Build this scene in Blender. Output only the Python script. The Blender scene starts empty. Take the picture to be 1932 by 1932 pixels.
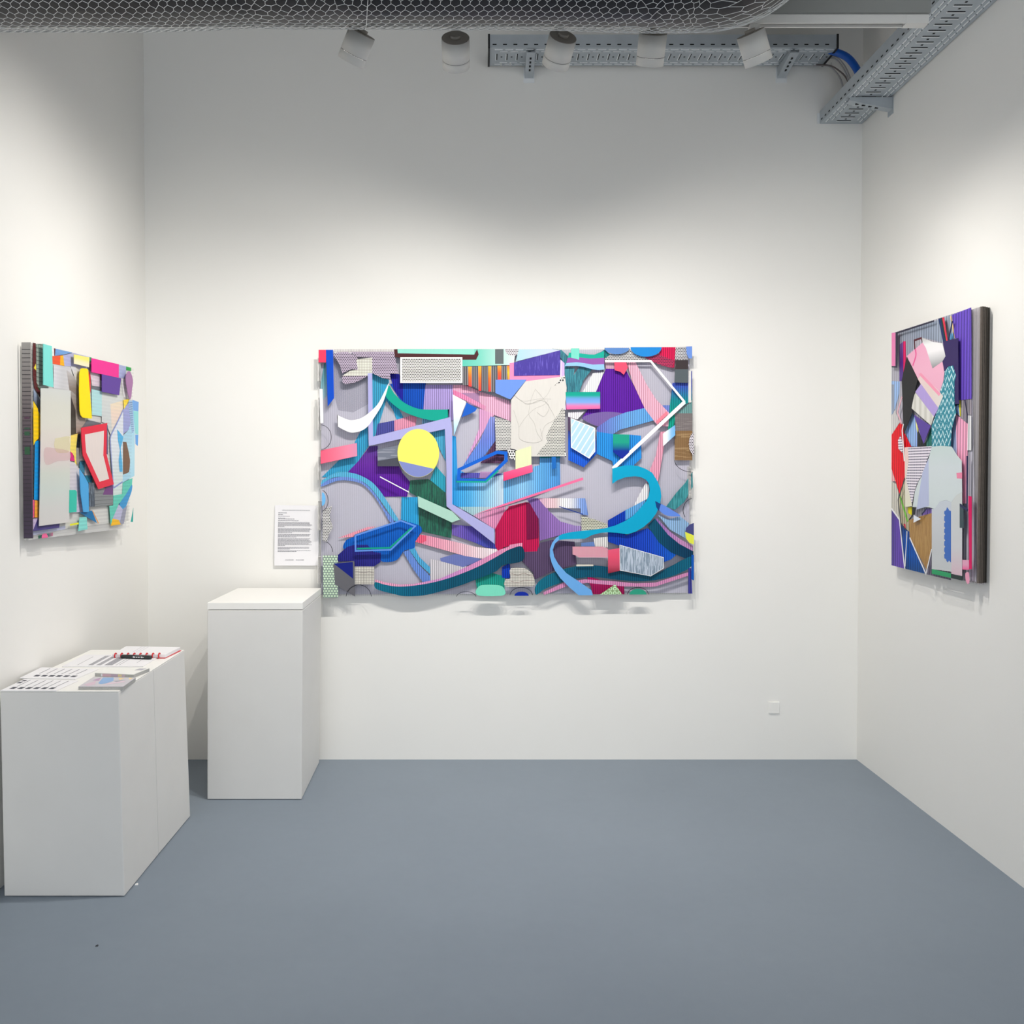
import bpy, bmesh, math, random
from mathutils import Vector, Matrix
random.seed(7)
S = bpy.context.scene
C = S.collection
# ------------------------------------------------------------ camera model
F_PX, TH, CX, VY = 1750.0, math.radians(1.3), 910.0, 890.0
CY = VY + F_PX * math.tan(TH)
D = 4.44
FW = Vector((0, math.cos(TH), -math.sin(TH))); UP = Vector((0, math.sin(TH), math.cos(TH)))
def ray(x, y):
    return FW + UP * ((CY - y) / F_PX) + Vector((1, 0, 0)) * ((x - CX) / F_PX)
_r = ray(1100, 1433); H = -D * _r.z / _r.y
CAM = Vector((0, 0, H))
def hit(x, y, p0, n):
    r = ray(x, y); t = (Vector(p0) - CAM).dot(Vector(n)) / r.dot(Vector(n)); return CAM + r * t
def atY(x, y, Y): return hit(x, y, (0, Y, 0), (0, 1, 0))
def atX(x, y, X): return hit(x, y, (X, 0, 0), (1, 0, 0))
def atZ(x, y, Z): return hit(x, y, (0, 0, Z), (0, 0, 1))
XL = atY(276, 750, D).x; XR = atY(1622, 800, D).x
cam = bpy.data.objects.new('camera', bpy.data.cameras.new('camera')); C.objects.link(cam)
cam.location = CAM; cam.rotation_euler = (math.pi/2 - TH, 0, 0)
cam.data.sensor_width = 36; cam.data.lens = F_PX / 1932 * 36
cam.data.shift_x = (966 - CX) / 1932; cam.data.shift_y = (CY - 966) / 1932
cam.data.clip_start = 0.05
S.camera = cam

# ------------------------------------------------------------ materials
def lin(c):
    c /= 255.0
    return c / 12.92 if c <= 0.04045 else ((c + 0.055) / 1.055) ** 2.4
def col(h):
    h = h.strip('#'); return (lin(int(h[0:2], 16)), lin(int(h[2:4], 16)), lin(int(h[4:6], 16)), 1)
class NT:
    def __init__(s, name):
        s.m = bpy.data.materials.new(name); s.m.use_nodes = True
        s.t = s.m.node_tree; s.b = s.t.nodes['Principled BSDF']; s.o = s.t.nodes['Material Output']
    def n(s, typ, **kw):
        nd = s.t.nodes.new(typ)
        for k, v in kw.items(): setattr(nd, k, v)
        return nd
    def l(s, a, b): s.t.links.new(a, b)
    def math(s, op, a, b=None, c=None):
        nd = s.n('ShaderNodeMath', operation=op)
        for i, v in enumerate((a, b, c)):
            if v is None: continue
            if isinstance(v, (int, float)): nd.inputs[i].default_value = v
            else: s.l(v, nd.inputs[i])
        return nd.outputs[0]
    def uv(s):
        tc = s.n('ShaderNodeTexCoord'); sp = s.n('ShaderNodeSeparateXYZ'); s.l(tc.outputs['Object'], sp.inputs[0])
        return sp.outputs[0], sp.outputs[2]
    def mix(s, fac, a, b):
        nd = s.n('ShaderNodeMix', data_type='RGBA')
        if isinstance(fac, (int, float)): nd.inputs[0].default_value = fac
        else: s.l(fac, nd.inputs[0])
        for k, v in ((6, a), (7, b)):
            if isinstance(v, tuple): nd.inputs[k].default_value = v
            else: s.l(v, nd.inputs[k])
        return nd.outputs[2]
    def noise(s, scale, sx=1, sz=1, detail=3):
        u, v = s.uv(); cb = s.n('ShaderNodeCombineXYZ')
        s.l(s.math('MULTIPLY', u, sx), cb.inputs[0]); s.l(s.math('MULTIPLY', v, sz), cb.inputs[2])
        nz = s.n('ShaderNodeTexNoise'); nz.inputs['Scale'].default_value = scale; nz.inputs['Detail'].default_value = detail
        s.l(cb.outputs[0], nz.inputs['Vector']); return nz.outputs['Fac']
_mc = {}
def plain(name, h, rough=0.5, metal=0.0, var=0.0, scale=30, bump=0.0, spec=0.5):
    key = (name, h, rough, metal, var, scale, bump)
    if key in _mc: return _mc[key]
    t = NT(name); c = col(h); t.b.inputs['Roughness'].default_value = rough; t.b.inputs['Metallic'].default_value = metal
    t.b.inputs['Specular IOR Level'].default_value = spec
    tc = t.n('ShaderNodeTexCoord'); nz = t.n('ShaderNodeTexNoise'); nz.inputs['Scale'].default_value = scale; nz.inputs['Detail'].default_value = 4
    t.l(tc.outputs['Object'], nz.inputs['Vector'])
    c2 = tuple(x * (1 - var) for x in c[:3]) + (1,)
    t.l(t.mix(nz.outputs['Fac'], c, c2), t.b.inputs['Base Color'])
    if bump:
        b = t.n('ShaderNodeBump'); b.inputs['Strength'].default_value = bump; b.inputs['Distance'].default_value = 0.002
        t.l(nz.outputs['Fac'], b.inputs['Height']); t.l(b.outputs[0], t.b.inputs['Normal'])
    _mc[key] = t.m; return t.m
def fluted(t, c, per):
    """ribbed look of paint seen in the flute channels of the sheet"""
    u, v = t.uv(); w = t.math('MULTIPLY_ADD', t.math('SINE', t.math('MULTIPLY', u, 2 * math.pi / per)), .5, .5)
    f = t.math('MULTIPLY_ADD', t.math('POWER', w, 1.3), .62, .72)  # lighter ridges and darker troughs of the ribbing are multiplied into the colour
    nd = t.n('ShaderNodeVectorMath', operation='SCALE')
    if isinstance(c, tuple): nd.inputs[0].default_value = c[:3]
    else: t.l(c, nd.inputs[0])
    t.l(f, nd.inputs['Scale']); return nd.outputs[0]
def brushed(h, amt=0.05, per=0):
    """painted acrylic with faint brush streaks"""
    key = ('br', h, amt, per)
    if key in _mc: return _mc[key]
    t = NT('acrylic_paint'); c = col(h); n = t.noise(60, 3, 0.25)
    k = t.mix(n, tuple(min(1, x * (1 + amt)) for x in c[:3]) + (1,), tuple(x * (1 - amt) for x in c[:3]) + (1,))
    t.l(fluted(t, k, per) if per else k, t.b.inputs['Base Color'])
    t.b.inputs['Roughness'].default_value = 0.5; t.b.inputs['Specular IOR Level'].default_value = 0.15
    _mc[key] = t.m; return t.m
def alpha_mat(base, al, name='tinted_film'):
    key = ('al', base, al)
    if key in _mc: return _mc[key]
    t = NT(name); t.b.inputs['Base Color'].default_value = col(base); t.b.inputs['Roughness'].default_value = .4
    t.b.inputs['Alpha'].default_value = al
    _mc[key] = t.m; return t.m
def grad_mat(cols, axis, per=0):
    key = ('g', tuple(cols), axis, per)
    if key in _mc: return _mc[key]
    t = NT('graded_paint'); tc = t.n('ShaderNodeTexCoord'); sp = t.n('ShaderNodeSeparateXYZ'); t.l(tc.outputs['Generated'], sp.inputs[0])
    f = sp.outputs[0] if axis == 'h' else t.math('SUBTRACT', 1.0, sp.outputs[2])
    cr = t.n('ShaderNodeValToRGB'); e = cr.color_ramp.elements
    N = len(cols)
    for i, h in enumerate(cols):
        el = e[i] if i < 2 else e.new(1.0)
        el.position = i / (N - 1) if i != N - 1 else 1.0
        el.color = col(h)
    # fix order: elements sort by position
    for i, el in enumerate(sorted(list(e), key=lambda q: q.position)): el.color = col(cols[i])
    t.l(f, cr.inputs[0]); t.l(fluted(t, cr.outputs[0], per) if per else cr.outputs[0], t.b.inputs['Base Color']); t.b.inputs['Roughness'].default_value = .5; t.b.inputs['Specular IOR Level'].default_value = .15
    _mc[key] = t.m; return t.m
def pattern(kind, bg, fg, per=0.01, extra=0.5):
    key = (kind, bg, fg, per, extra)
    if key in _mc: return _mc[key]
    t = NT(kind + '_print'); u, v = t.uv(); M = t.math
    a = M('DIVIDE', u, per); b = M('DIVIDE', v, per)
    if kind == 'dots':
        b2 = M('MULTIPLY', b, 1.15); row = M('FLOOR', b2); a2 = M('ADD', a, M('MULTIPLY', row, 0.5))
        fa = M('SUBTRACT', M('FRACT', a2), 0.5); fb = M('SUBTRACT', M('FRACT', b2), 0.5)
        d = M('SQRT', M('ADD', M('MULTIPLY', fa, fa), M('MULTIPLY', fb, fb))); f = M('LESS_THAN', d, extra * 0.5)
    elif kind == 'check':
        row = M('FLOOR', M('MULTIPLY', b, 1.0)); a2 = M('ADD', a, M('MULTIPLY', row, 0.5))
        fa = M('LESS_THAN', M('FRACT', a2), 0.64); fb = M('LESS_THAN', M('FRACT', b), 0.7); f = M('MULTIPLY', fa, fb)
    elif kind == 'plaid':
        la = M('LESS_THAN', M('FRACT', a), extra); lb = M('LESS_THAN', M('FRACT', b), extra); f = M('MAXIMUM', la, lb)
    elif kind == 'stripe_h':
        f = M('LESS_THAN', M('FRACT', b), extra)
    elif kind == 'stripe_v':
        f = M('LESS_THAN', M('FRACT', a), extra)
    elif kind == 'diag':
        f = M('LESS_THAN', M('FRACT', M('SUBTRACT', a, M('MULTIPLY', b, 0.62))), extra)
    elif kind == 'scratch':
        n = t.noise(1 / per, 1, 0.06, 2); f = M('GREATER_THAN', n, extra)
    elif kind == 'scratch_h':
        n = t.noise(1 / per, 0.08, 1, 2); f = M('GREATER_THAN', n, extra)
    elif kind == 'zigzag':
        tri = M('ABSOLUTE', M('SUBTRACT', M('FRACT', a), 0.5)); s = M('SUBTRACT', M('MULTIPLY', b, 1.0), M('MULTIPLY', tri, 1.6))
        f1 = M('LESS_THAN', M('FRACT', s), 0.3)
        n = t.noise(2.2 / per, 1, 1, 1); f = M('MULTIPLY', f1, M('GREATER_THAN', n, 0.42))
    elif kind == 'rings':
        fa = M('SUBTRACT', M('FRACT', a), 0.5); fb = M('SUBTRACT', M('FRACT', b), 0.5)
        d = M('SQRT', M('ADD', M('MULTIPLY', fa, fa), M('MULTIPLY', fb, fb))); f = M('LESS_THAN', M('ABSOLUTE', M('SUBTRACT', d, 0.32)), 0.1)
    elif kind == 'typed':
        row = M('LESS_THAN', M('FRACT', b), 0.45); n = M('LESS_THAN', M('FRACT', M('MULTIPLY', a, 1.1)), 0.7); f = M('MULTIPLY', row, n)
    t.l(t.mix(f, col(bg), col(fg)), t.b.inputs['Base Color']); t.b.inputs['Roughness'].default_value = .5
    _mc[key] = t.m; return t.m
def flute_mat(name, per, axis, lo, hi, milk, tint, edge=None):
    """clear twin-wall sheet: transparency ripples with the flutes, a little milky scatter"""
    t = NT(name); u, v = t.uv(); w = u if axis == 'v' else v
    s = t.math('SINE', t.math('MULTIPLY', w, 2 * math.pi / per)); s = t.math('MULTIPLY_ADD', s, 0.5, 0.5)
    s = t.math('POWER', s, 1.5)
    tr = t.n('ShaderNodeBsdfTransparent'); t.l(t.mix(s, (lo[0], lo[1], lo[2], 1), (hi[0], hi[1], hi[2], 1)), tr.inputs[0])
    t.b.inputs['Base Color'].default_value = col(tint); t.b.inputs['Roughness'].default_value = 0.35; t.b.inputs['Specular IOR Level'].default_value = .2
    mx = t.n('ShaderNodeMixShader'); mx.inputs[0].default_value = milk if not isinstance(milk, tuple) else .1
    if isinstance(milk, tuple):
        t.l(t.math('MULTIPLY_ADD', s, milk[1] - milk[0], milk[0]), mx.inputs[0])
    t.l(tr.outputs[0], mx.inputs[1]); t.l(t.b.outputs[0], mx.inputs[2]); t.l(mx.outputs[0], t.o.inputs[0])
    return t.m

# ------------------------------------------------------------ mesh building
class MB:
    def __init__(s): s.v = []; s.f = []; s.mi = []; s.mats = []; s.sm = []
    def m(s, mat):
        if mat not in s.mats: s.mats.append(mat)
        return s.mats.index(mat)
    def face(s, idx, mat, smooth=False): s.f.append(idx); s.mi.append(s.m(mat)); s.sm.append(smooth)
    def hexa(s, p, mat):
        b = len(s.v); s.v += [tuple(q) for q in p]
        for q in ((0, 3, 2, 1), (4, 5, 6, 7), (0, 1, 5, 4), (1, 2, 6, 5), (2, 3, 7, 6), (3, 0, 4, 7)): s.face([b + i for i in q], mat)
    def box(s, a, c, mat):
        (x0, y0, z0), (x1, y1, z1) = a, c
        s.hexa([(x0, y0, z0), (x1, y0, z0), (x1, y1, z0), (x0, y1, z0), (x0, y0, z1), (x1, y0, z1), (x1, y1, z1), (x0, y1, z1)], mat)
    def tube(s, pts, r, mat, n=8, caps=True, smooth=True):
        pts = [Vector(p) for p in pts]; b = len(s.v); N = len(pts)
        rr = r if isinstance(r, (list, tuple)) else [r] * N
        prev = None
        for i, p in enumerate(pts):
            d = (pts[min(i + 1, N - 1)] - pts[max(i - 1, 0)]).normalized()
            if prev is None:
                a = Vector((0, 0, 1)) if abs(d.z) < .9 else Vector((1, 0, 0)); x = d.cross(a).normalized()
            else: x = (prev - d * prev.dot(d)).normalized()
            prev = x; y = d.cross(x)
            for k in range(n):
                an = 2 * math.pi * k / n; s.v.append(tuple(p + (x * math.cos(an) + y * math.sin(an)) * rr[i]))
        for i in range(N - 1):
            for k in range(n):
                s.face([b + i * n + k, b + i * n + (k + 1) % n, b + (i + 1) * n + (k + 1) % n, b + (i + 1) * n + k], mat, smooth)
        if caps:
            s.face([b + k for k in range(n)][::-1], mat); s.face([b + (N - 1) * n + k for k in range(n)], mat)
    def prism(s, poly, y0, y1, mat):
        """polygon in local x,z extruded in y (y0 = front, nearer the viewer)"""
        A = sum(poly[i][0] * poly[(i + 1) % len(poly)][1] - poly[(i + 1) % len(poly)][0] * poly[i][1] for i in range(len(poly)))
        if A < 0: poly = poly[::-1]
        b = len(s.v); n = len(poly)
        s.v += [(x, y0, z) for x, z in poly] + [(x, y1, z) for x, z in poly]
        s.face([b + i for i in range(n)], mat); s.face([b + n + i for i in range(n)][::-1], mat)
        for i in range(n): j = (i + 1) % n; s.face([b + i, b + n + i, b + n + j, b + j], mat)
    def strip(s, pts, w, y0, y1, mat, closed=False):
        P = [Vector(p) for p in pts]; N = len(P); L = []; R = []
        for i in range(N):
            a = P[i - 1] if (i > 0 or closed) else None; c = P[(i + 1) % N] if (i < N - 1 or closed) else None
            d1 = (P[i] - a).normalized() if a is not None else None; d2 = (c - P[i]).normalized() if c is not None else None
            if d1 is None: d1 = d2
            if d2 is None: d2 = d1
            t = (d1 + d2); t = t.normalized() if t.length > 1e-6 else d1
            nn = Vector((-t.y, t.x)); k = max(0.35, nn.dot(Vector((-d1.y, d1.x))))
            L.append(P[i] + nn * (w / 2 / k)); R.append(P[i] - nn * (w / 2 / k))
        rng = range(N if closed else N - 1)
        for i in rng:
            j = (i + 1) % N
            q = [R[i], R[j], L[j], L[i]]
            s.hexa([(q[0].x, y0, q[0].y), (q[1].x, y0, q[1].y), (q[1].x, y1, q[1].y), (q[0].x, y1, q[0].y),
                    (q[3].x, y0, q[3].y), (q[2].x, y0, q[2].y), (q[2].x, y1, q[2].y), (q[3].x, y1, q[3].y)], mat)
    def build(s, name, parent=None, bevel=0, label=None):
        me = bpy.data.meshes.new(name); me.from_pydata(s.v, [], s.f)
        for mt in s.mats: me.materials.append(mt)
        for i, p in enumerate(me.polygons): p.material_index = s.mi[i]; p.use_smooth = s.sm[i]
        bm = bmesh.new(); bm.from_mesh(me)
        bmesh.ops.recalc_face_normals(bm, faces=bm.faces)
        big = [f for f in bm.faces if len(f.verts) > 4]
        if big: bmesh.ops.triangulate(bm, faces=big, ngon_method='EAR_CLIP')
        bm.to_mesh(me); bm.free(); me.update()
        o = bpy.data.objects.new(name, me); C.objects.link(o)
        if parent is not None: o.parent = parent
        if bevel:
            b = o.modifiers.new('bevel', 'BEVEL'); b.width = bevel; b.segments = 2; b.limit_method = 'ANGLE'
        if label: o['label'] = label
        return o
def tag(o, label, cat, group=None):
    o['label'] = label; o['category'] = cat
    if group: o['group'] = group
    return o
def thing(name, loc, rot, label, cat, group=None):
    o = bpy.data.objects.new(name, None); C.objects.link(o); o.location = loc; o.rotation_euler = rot
    o.empty_display_size = 0.1
    return tag(o, label, cat, group)
def struct(mb, name):
    o = mb.build(name); o['kind'] = 'structure'; return o
def smooth(pts, closed=True, k=5):
    n = len(pts); out = []
    for i in range(n if closed else n - 1):
        g = lambda j: pts[j % n] if closed else pts[max(0, min(n - 1, j))]
        p0, p1, p2, p3 = g(i - 1), g(i), g(i + 1), g(i + 2)
        for s_ in range(k):
            t = s_ / k
            out.append(tuple(0.5 * ((2 * p1[a]) + (-p0[a] + p2[a]) * t + (2 * p0[a] - 5 * p1[a] + 4 * p2[a] - p3[a]) * t * t + (-p0[a] + 3 * p1[a] - 3 * p2[a] + p3[a]) * t ** 3) for a in (0, 1)))
    if not closed: out.append(pts[-1])
    return out
# ------------------------------------------------------------ room shell
ZC = 4.1
wall_m = plain('white_wall_paint', 'f1f0ec', 0.75, var=0.03, scale=2.5, bump=0.05, spec=0.2)
ceil_m = plain('grey_ceiling_paint', '8e8d8b', 0.9, var=0.15, scale=3)
def floor_material():
    t = NT('grey_blue_resin_floor'); tc = t.n('ShaderNodeTexCoord')
    n1 = t.n('ShaderNodeTexNoise'); n1.inputs['Scale'].default_value = 1.6; n1.inputs['Detail'].default_value = 5
    n2 = t.n('ShaderNodeTexNoise'); n2.inputs['Scale'].default_value = 22; n2.inputs['Detail'].default_value = 3
    t.l(tc.outputs['Object'], n1.inputs['Vector']); t.l(tc.outputs['Object'], n2.inputs['Vector'])
    c = t.mix(n1.outputs['Fac'], col('7c8793'), col('87929e')); c = t.mix(t.math('MULTIPLY', n2.outputs['Fac'], 0.12), c, col('606b76'))
    t.l(c, t.b.inputs['Base Color']); t.b.inputs['Roughness'].default_value = 0.5; t.b.inputs['Specular IOR Level'].default_value = 0.35
    return t.m
m = MB(); m.box((XL - .2, -2.5, -.1), (XR + .2, D + .2, 0), floor_material()); struct(m, 'floor')
m = MB(); m.box((XL - .2, D, 0), (XR + .2, D + .2, ZC), wall_m); struct(m, 'wall_back')
m = MB(); m.box((XL - .2, -0.9, 0), (XL, D, ZC), wall_m); struct(m, 'wall_left')
m = MB(); m.box((XR, -0.9, 0), (XR + .2, D, ZC), wall_m); struct(m, 'wall_right')
m = MB(); m.box((XL - .2, -0.9, ZC), (XR + .2, D + .2, ZC + .1), ceil_m); struct(m, 'ceiling')

# ------------------------------------------------------------ plinths
ply = plain('white_plinth_paint', 'e4e3e0', 0.6, var=0.07, scale=6, bump=0.15)
ply_top = plain('white_plinth_top', 'f3f2ee', 0.45, var=0.02, scale=5)
def plinth(bot, top, z1, lid, label, grp):
    cx_ = sum(p[0] for p in bot) / 4; cy_ = sum(p[1] for p in bot) / 4
    t = thing('display_plinth', (cx_, cy_, 0), (0, 0, 0), label, 'plinth', grp)
    L = lambda P, z: [(p[0] - cx_, p[1] - cy_, z) for p in P]
    m = MB(); m.hexa(L(bot, 0.002) + L(top, z1 - lid), ply); m.build('body', t, 0.003)
    m = MB(); m.hexa(L(top, z1 - lid + (.002 if lid > .01 else .0003)) + L(top, z1), ply_top); m.build('top_board', t, 0.0015)
    return t
# pair against the left wall
def fl(x, y): p = atZ(x, y, 0); return (p.x, p.y)
b_fr = fl(235, 1692); b_bk = fl(359, 1541); b_sm = fl(300, 1612)
YF = b_fr[1]; YS = b_sm[1]; YB = b_bk[1]
ZL = atY(112, 1304, YF).z
XFl = atY(8, 1692, YF).x; XTl = max(XL + .004, atY(0, 1304, YF).x)
XTr = atZ(224, 1304, ZL).x; XSr = atZ(299, 1257, ZL).x; XBr = atZ(359, 1219, ZL).x
YBt = atZ(359, 1219, ZL).y
def quad(x0, x1, y0, y1, x1b=None): return [(x0, y0), (x1, y0), (x1b or x1, y1), (x0, y1)]
xb = (b_fr[0] + b_bk[0]) / 2
plinth(quad(XFl, b_fr[0], YF, YS - .002, b_sm[0]), quad(XTl, XTr, YF, YS - .002, XSr), ZL, .003,
       'low white plinth nearest the camera, holding price sheets and catalogues', 'low white plinths side by side')
plinth(quad(XFl, b_sm[0], YS + .002, YB, b_bk[0]), quad(XTl, XSr, YS + .002, YB, XBr), ZL, .003,
       'low white plinth behind the nearest one, holding the red ring notebook', 'low white plinths side by side')
a = fl(391, 1509); b_ = fl(569, 1509); c_ = fl(602, 1440); yb2 = c_[1]
ZT = atY(480, 1137, a[1]).z
x0t = atZ(391, 1137, ZT).x; x1t = atZ(571, 1137, ZT).x; x2t = atZ(601, 1113, ZT).x
plinth([(a[0], a[1]), (b_[0], b_[1]), (c_[0], yb2), (a[0], yb2)], [(x0t, a[1]), (x1t, a[1]), (x2t, yb2), (x0t, yb2)], ZT, .032,
       'tall narrow empty white plinth standing by the back wall', None)

# wall blank plate, specks on the floor
m = MB(); c0 = atY(1460, 1335, D); m.box((-.026, -.007, -.028), (.026, 0, .028), wall_m)
o = m.build('blanking_plate', None, .002); o.location = (c0.x, D + .001, c0.z); tag(o, 'small square painted-over blanking plate low on the back wall', 'wall plate')
for (px, py, h, lb, r) in ((258, 1669, 'f4f2ee', 'tiny white chip on the floor beside the low plinth', .005), (183, 1785, '30343a', 'tiny dark crumb on the floor in front of the low plinth', .004)):
    p = atZ(px, py, 0); m = MB()
    m.hexa([(-r, -r, 0), (r, -r * .7, 0), (r * .8, r, 0), (-r * .8, r * .6, 0), (-r * .6, -r * .6, r), (r * .6, -r * .4, r * .8), (r * .5, r * .5, r), (-r * .4, r * .4, r * .7)], plain('chip', h))
    o = m.build('paint_chip' if h[0] == 'f' else 'crumb'); o.location = (p.x, p.y, 0); tag(o, lb, 'debris')

# ------------------------------------------------------------ papers and books
paper_m = plain('white_paper', 'eeedf0', 0.7, var=0.02, scale=8)
ink = plain('grey_ink', '8a8a92', 0.8); ink_d = plain('dark_ink', '50525c', 0.8)
def quad_px(pts, z): return [atZ(x, y, z) for x, y in pts]
def sheet(name, pts, z, th, label, cat, mat=paper_m, grp=None, curl=0):
    """pts: near-left, near-right, far-right, far-left corners in the photo, lying at height z"""
    P = quad_px(pts, z + th); c0 = sum(P, Vector()) / 4
    t = thing(name, (c0.x, c0.y, z), (0, 0, 0), label, cat, grp)
    m = MB(); q = [(p.x - c0.x, p.y - c0.y) for p in P]
    m.hexa([(x, y, .0004) for x, y in q] + [(x, y, th) for x, y in q], mat); m.build('paper_sheet' if cat in ('paper',) else 'page_block', t)
    def B(u, v): a = Vector(q[0]).lerp(Vector(q[1]), u); b = Vector(q[3]).lerp(Vector(q[2]), u); return a.lerp(b, v)
    return t, B, th
def marks(t, B, th, rects, mat, name='printed_text'):
    if name == 'thumbnail' and len(rects) > 1:
        for r_ in rects: marks(t, B, th, [r_], mat, name)
        return
    m = MB()
    for (u0, v0, u1, v1) in rects:
        c = [B(u0, v0), B(u1, v0), B(u1, v1), B(u0, v1)]
        m.hexa([(p.x, p.y, th + .00005) for p in c] + [(p.x, p.y, th + .0004) for p in c], mat)
    return m.build(name, t)
# price list in front (rows of thumbnails, captions beside them)
t, B, th = sheet('price_list', [(0, 1303), (106, 1303), (148, 1284), (46, 1281)], ZL, .002, 'price list with small picture thumbnails at the front left of the low plinth', 'paper')
marks(t, B, th, [(.1 + .14 * i, .14, .1 + .14 * i + .085, .30) for i in range(6)] + [(.02, .62, .09, .74), (.03, .8, .1, .9)], ink_d, 'thumbnail')
marks(t, B, th, [(.14 + .14 * i, .36, .155 + .14 * i, .92) for i in range(6)], ink)
t, B, th = sheet('price_list', [(37, 1279), (142, 1281), (186, 1262), (78, 1259)], ZL, .003, 'price list with thumbnails lying behind the front one, edge curled', 'paper')
marks(t, B, th, [(.18 + .13 * i, .16, .18 + .13 * i + .085, .30) for i in range(6)], ink_d, 'thumbnail')
marks(t, B, th, [(.18 + .13 * i, .42, .195 + .13 * i, .9) for i in range(6)], ink)
t, B, th = sheet('text_sheet', [(117, 1257), (270, 1257), (304, 1236), (160, 1235)], ZL, .003, 'long printed text sheet lying in front of the red ring notebook', 'paper')
rc = []
for u0, u1, v0, v1 in ((.16, .165, .1, .85), (.3, .36, .08, .95), (.40, .46, .08, .95), (.50, .60, .08, .95), (.64, .65, .08, .9), (.68, .69, .1, .9), (.85, .86, .3, .75)):
    k = max(1, int((u1 - u0) / .009))
    for i in range(k):
        u = u0 + (u1 - u0) * i / k; rc.append((u, v0, u + .0045, v1 - random.random() * .12))
marks(t, B, th, rc, ink)
# catalogues
def book(pts, z, th, cov, label, grp):
    t, B, _ = sheet('catalogue', pts, z, th, label, 'book', plain('page_edges', 'b9b9b6', .7, var=.3, scale=200), grp)
    q = [B(0, 0), B(1, 0), B(1, 1), B(0, 1)]
    m = MB(); m.hexa([(p.x, p.y, th) for p in q] + [(p.x, p.y, th + .0012) for p in q], cov[0]); m.build('front_cover', t)
    return t, B, th + .0012
t, B, th = book([(148, 1296), (232, 1296), (256, 1279), (176, 1278)], ZL, .010, [plain('cover_grey', 'cfcbd3', .35, var=.15, scale=25)], 'catalogue with a colourful abstract cover at the plinth edge', 'catalogues on the low plinth')
def blob(B, th, pts, h):
    m = MB(); c = [B(u, v) for u, v in pts]; n = len(c)
    b = len(m.v); mt = plain('cover_print', h, .35); m.v += [(p.x, p.y, th + .0003) for p in c] + [(p.x, p.y, th + .0001) for p in c]
    m.face(list(range(n)), mt); m.face(list(range(n, 2 * n))[::-1], mt)
    for i in range(n): j = (i + 1) % n; m.face([i, n + i, n + j, j], mt)
    return m.build('cover_patch', t)
blob(B, th, [(.25, .95), (.33, .35), (.42, .25), (.52, .35), (.6, .6), (.5, .95)], '7fa8d8')
blob(B, th, [(.05, .2), (.2, .6), (.3, .2), (.2, .05)], 'd2b8c8'); blob(B, th, [(.1, .65), (.2, .95), (.26, .6)], 'b08ab0')
blob(B, th, [(.62, .9), (.75, .95), (.72, .7)], 'f0cf86'); blob(B, th, [(.85, .95), (.95, .95), (.93, .75)], 'f0d58a')
blob(B, th, [(.5, .15), (.9, .5), (.85, .6), (.55, .35)], 'dcc3d2'); blob(B, th, [(.6, .6), (.85, .7), (.7, .5)], '9a97a5')
t, B, th = book([(179, 1270), (252, 1273), (282, 1261), (205, 1259)], ZL, .012, [plain('cover_white', 'eeeeea', .4)], 'white-covered catalogue lying behind the colourful one', 'catalogues on the low plinth')
blob(B, th, [(.78, .6), (.95, .62), (.97, .9), (.8, .88)], 'a9a8b4')
m = MB(); q0, q1 = B(0, 0), B(1, 0)
for a0, a1, h in ((.16, .2, 'd9d9df'), (.2, .42, 'c9a9b6'), (.42, .6, 'b5a2b4'), (.6, .7, 'd8c9a0'), (.7, .78, 'c3b0bd')):
    p = q0.lerp(q1, a0); r_ = q0.lerp(q1, a1); m.hexa([(p.x, p.y - .0012, .002), (r_.x, r_.y - .0012, .002), (r_.x, r_.y, .002), (p.x, p.y, .002), (p.x, p.y - .0012, .011), (r_.x, r_.y - .0012, .011), (r_.x, r_.y, .011), (p.x, p.y, .011)], plain('spine_print', h))
m.build('spine', t)
# red ring notebook with pen
red = plain('red_plastic', 'd0202c', .35); blk = plain('black_plastic', '22282a', .35)
t, B, th = sheet('ring_notebook', [(212, 1235), (312, 1235), (340, 1221), (238, 1219)], ZL + .003, .012, 'notebook with red cover and red rings lying open on the low plinth', 'notebook')
t.location.z = ZL
for ch in t.children: ch.location.z = .003
q = [B(0, -.02), B(1.0, -.02), B(1.02, 1.0), B(0, 1.0)]
m = MB(); m.hexa([(p.x, p.y, 0.0005) for p in q] + [(p.x, p.y, .003) for p in q], red); m.build('cover', t)
for i in range(8):
    c = B(.06 + i * .118, 0); m = MB()
    m.tube([(c.x, c.y + .010 * math.cos(a) , .0115 + .0085 * math.sin(a)) for a in [math.radians(k) for k in range(-60, 250, 25)]], .0026, red, 8)
    m.build('ring', t)
marks(t, B, .015, [(.3 + .06 * i, .3, .31 + .06 * i, .95) for i in range(3)], plain('faint_ink', 'cfcfd6'))
# pen
a = atZ(231, 1237, ZL + .011); b_ = atZ(288, 1239, ZL + .011); dd = b_ - a
t = thing('marker_pen', (a.x, a.y - .012, ZL + .003), (0, 0, math.atan2(dd.y, dd.x)), 'black marker pen with white lettering lying along the notebook rings', 'pen')
Lp = dd.length
m = MB(); m.tube([(0, 0, .0075), (.01, 0, .0075), (Lp * .7, 0, .0075)], [.0055, .0072, .0072], blk, 14); m.build('barrel', t)
m = MB(); m.tube([(Lp * .7, 0, .0075), (Lp * .97, 0, .0075), (Lp, 0, .0075)], [.0078, .0074, .005], blk, 14); m.build('cap', t)
m = MB(); 
for i, w in enumerate((.006, .003, .004, .004, .003, .005, .003)): m.box((Lp * .42 + i * .0068, -.0078, .006), (Lp * .42 + i * .0068 + w, -.0068, .0105 if i in (0, 5) else .009), paper_m)
m.build('lettering', t)

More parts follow.
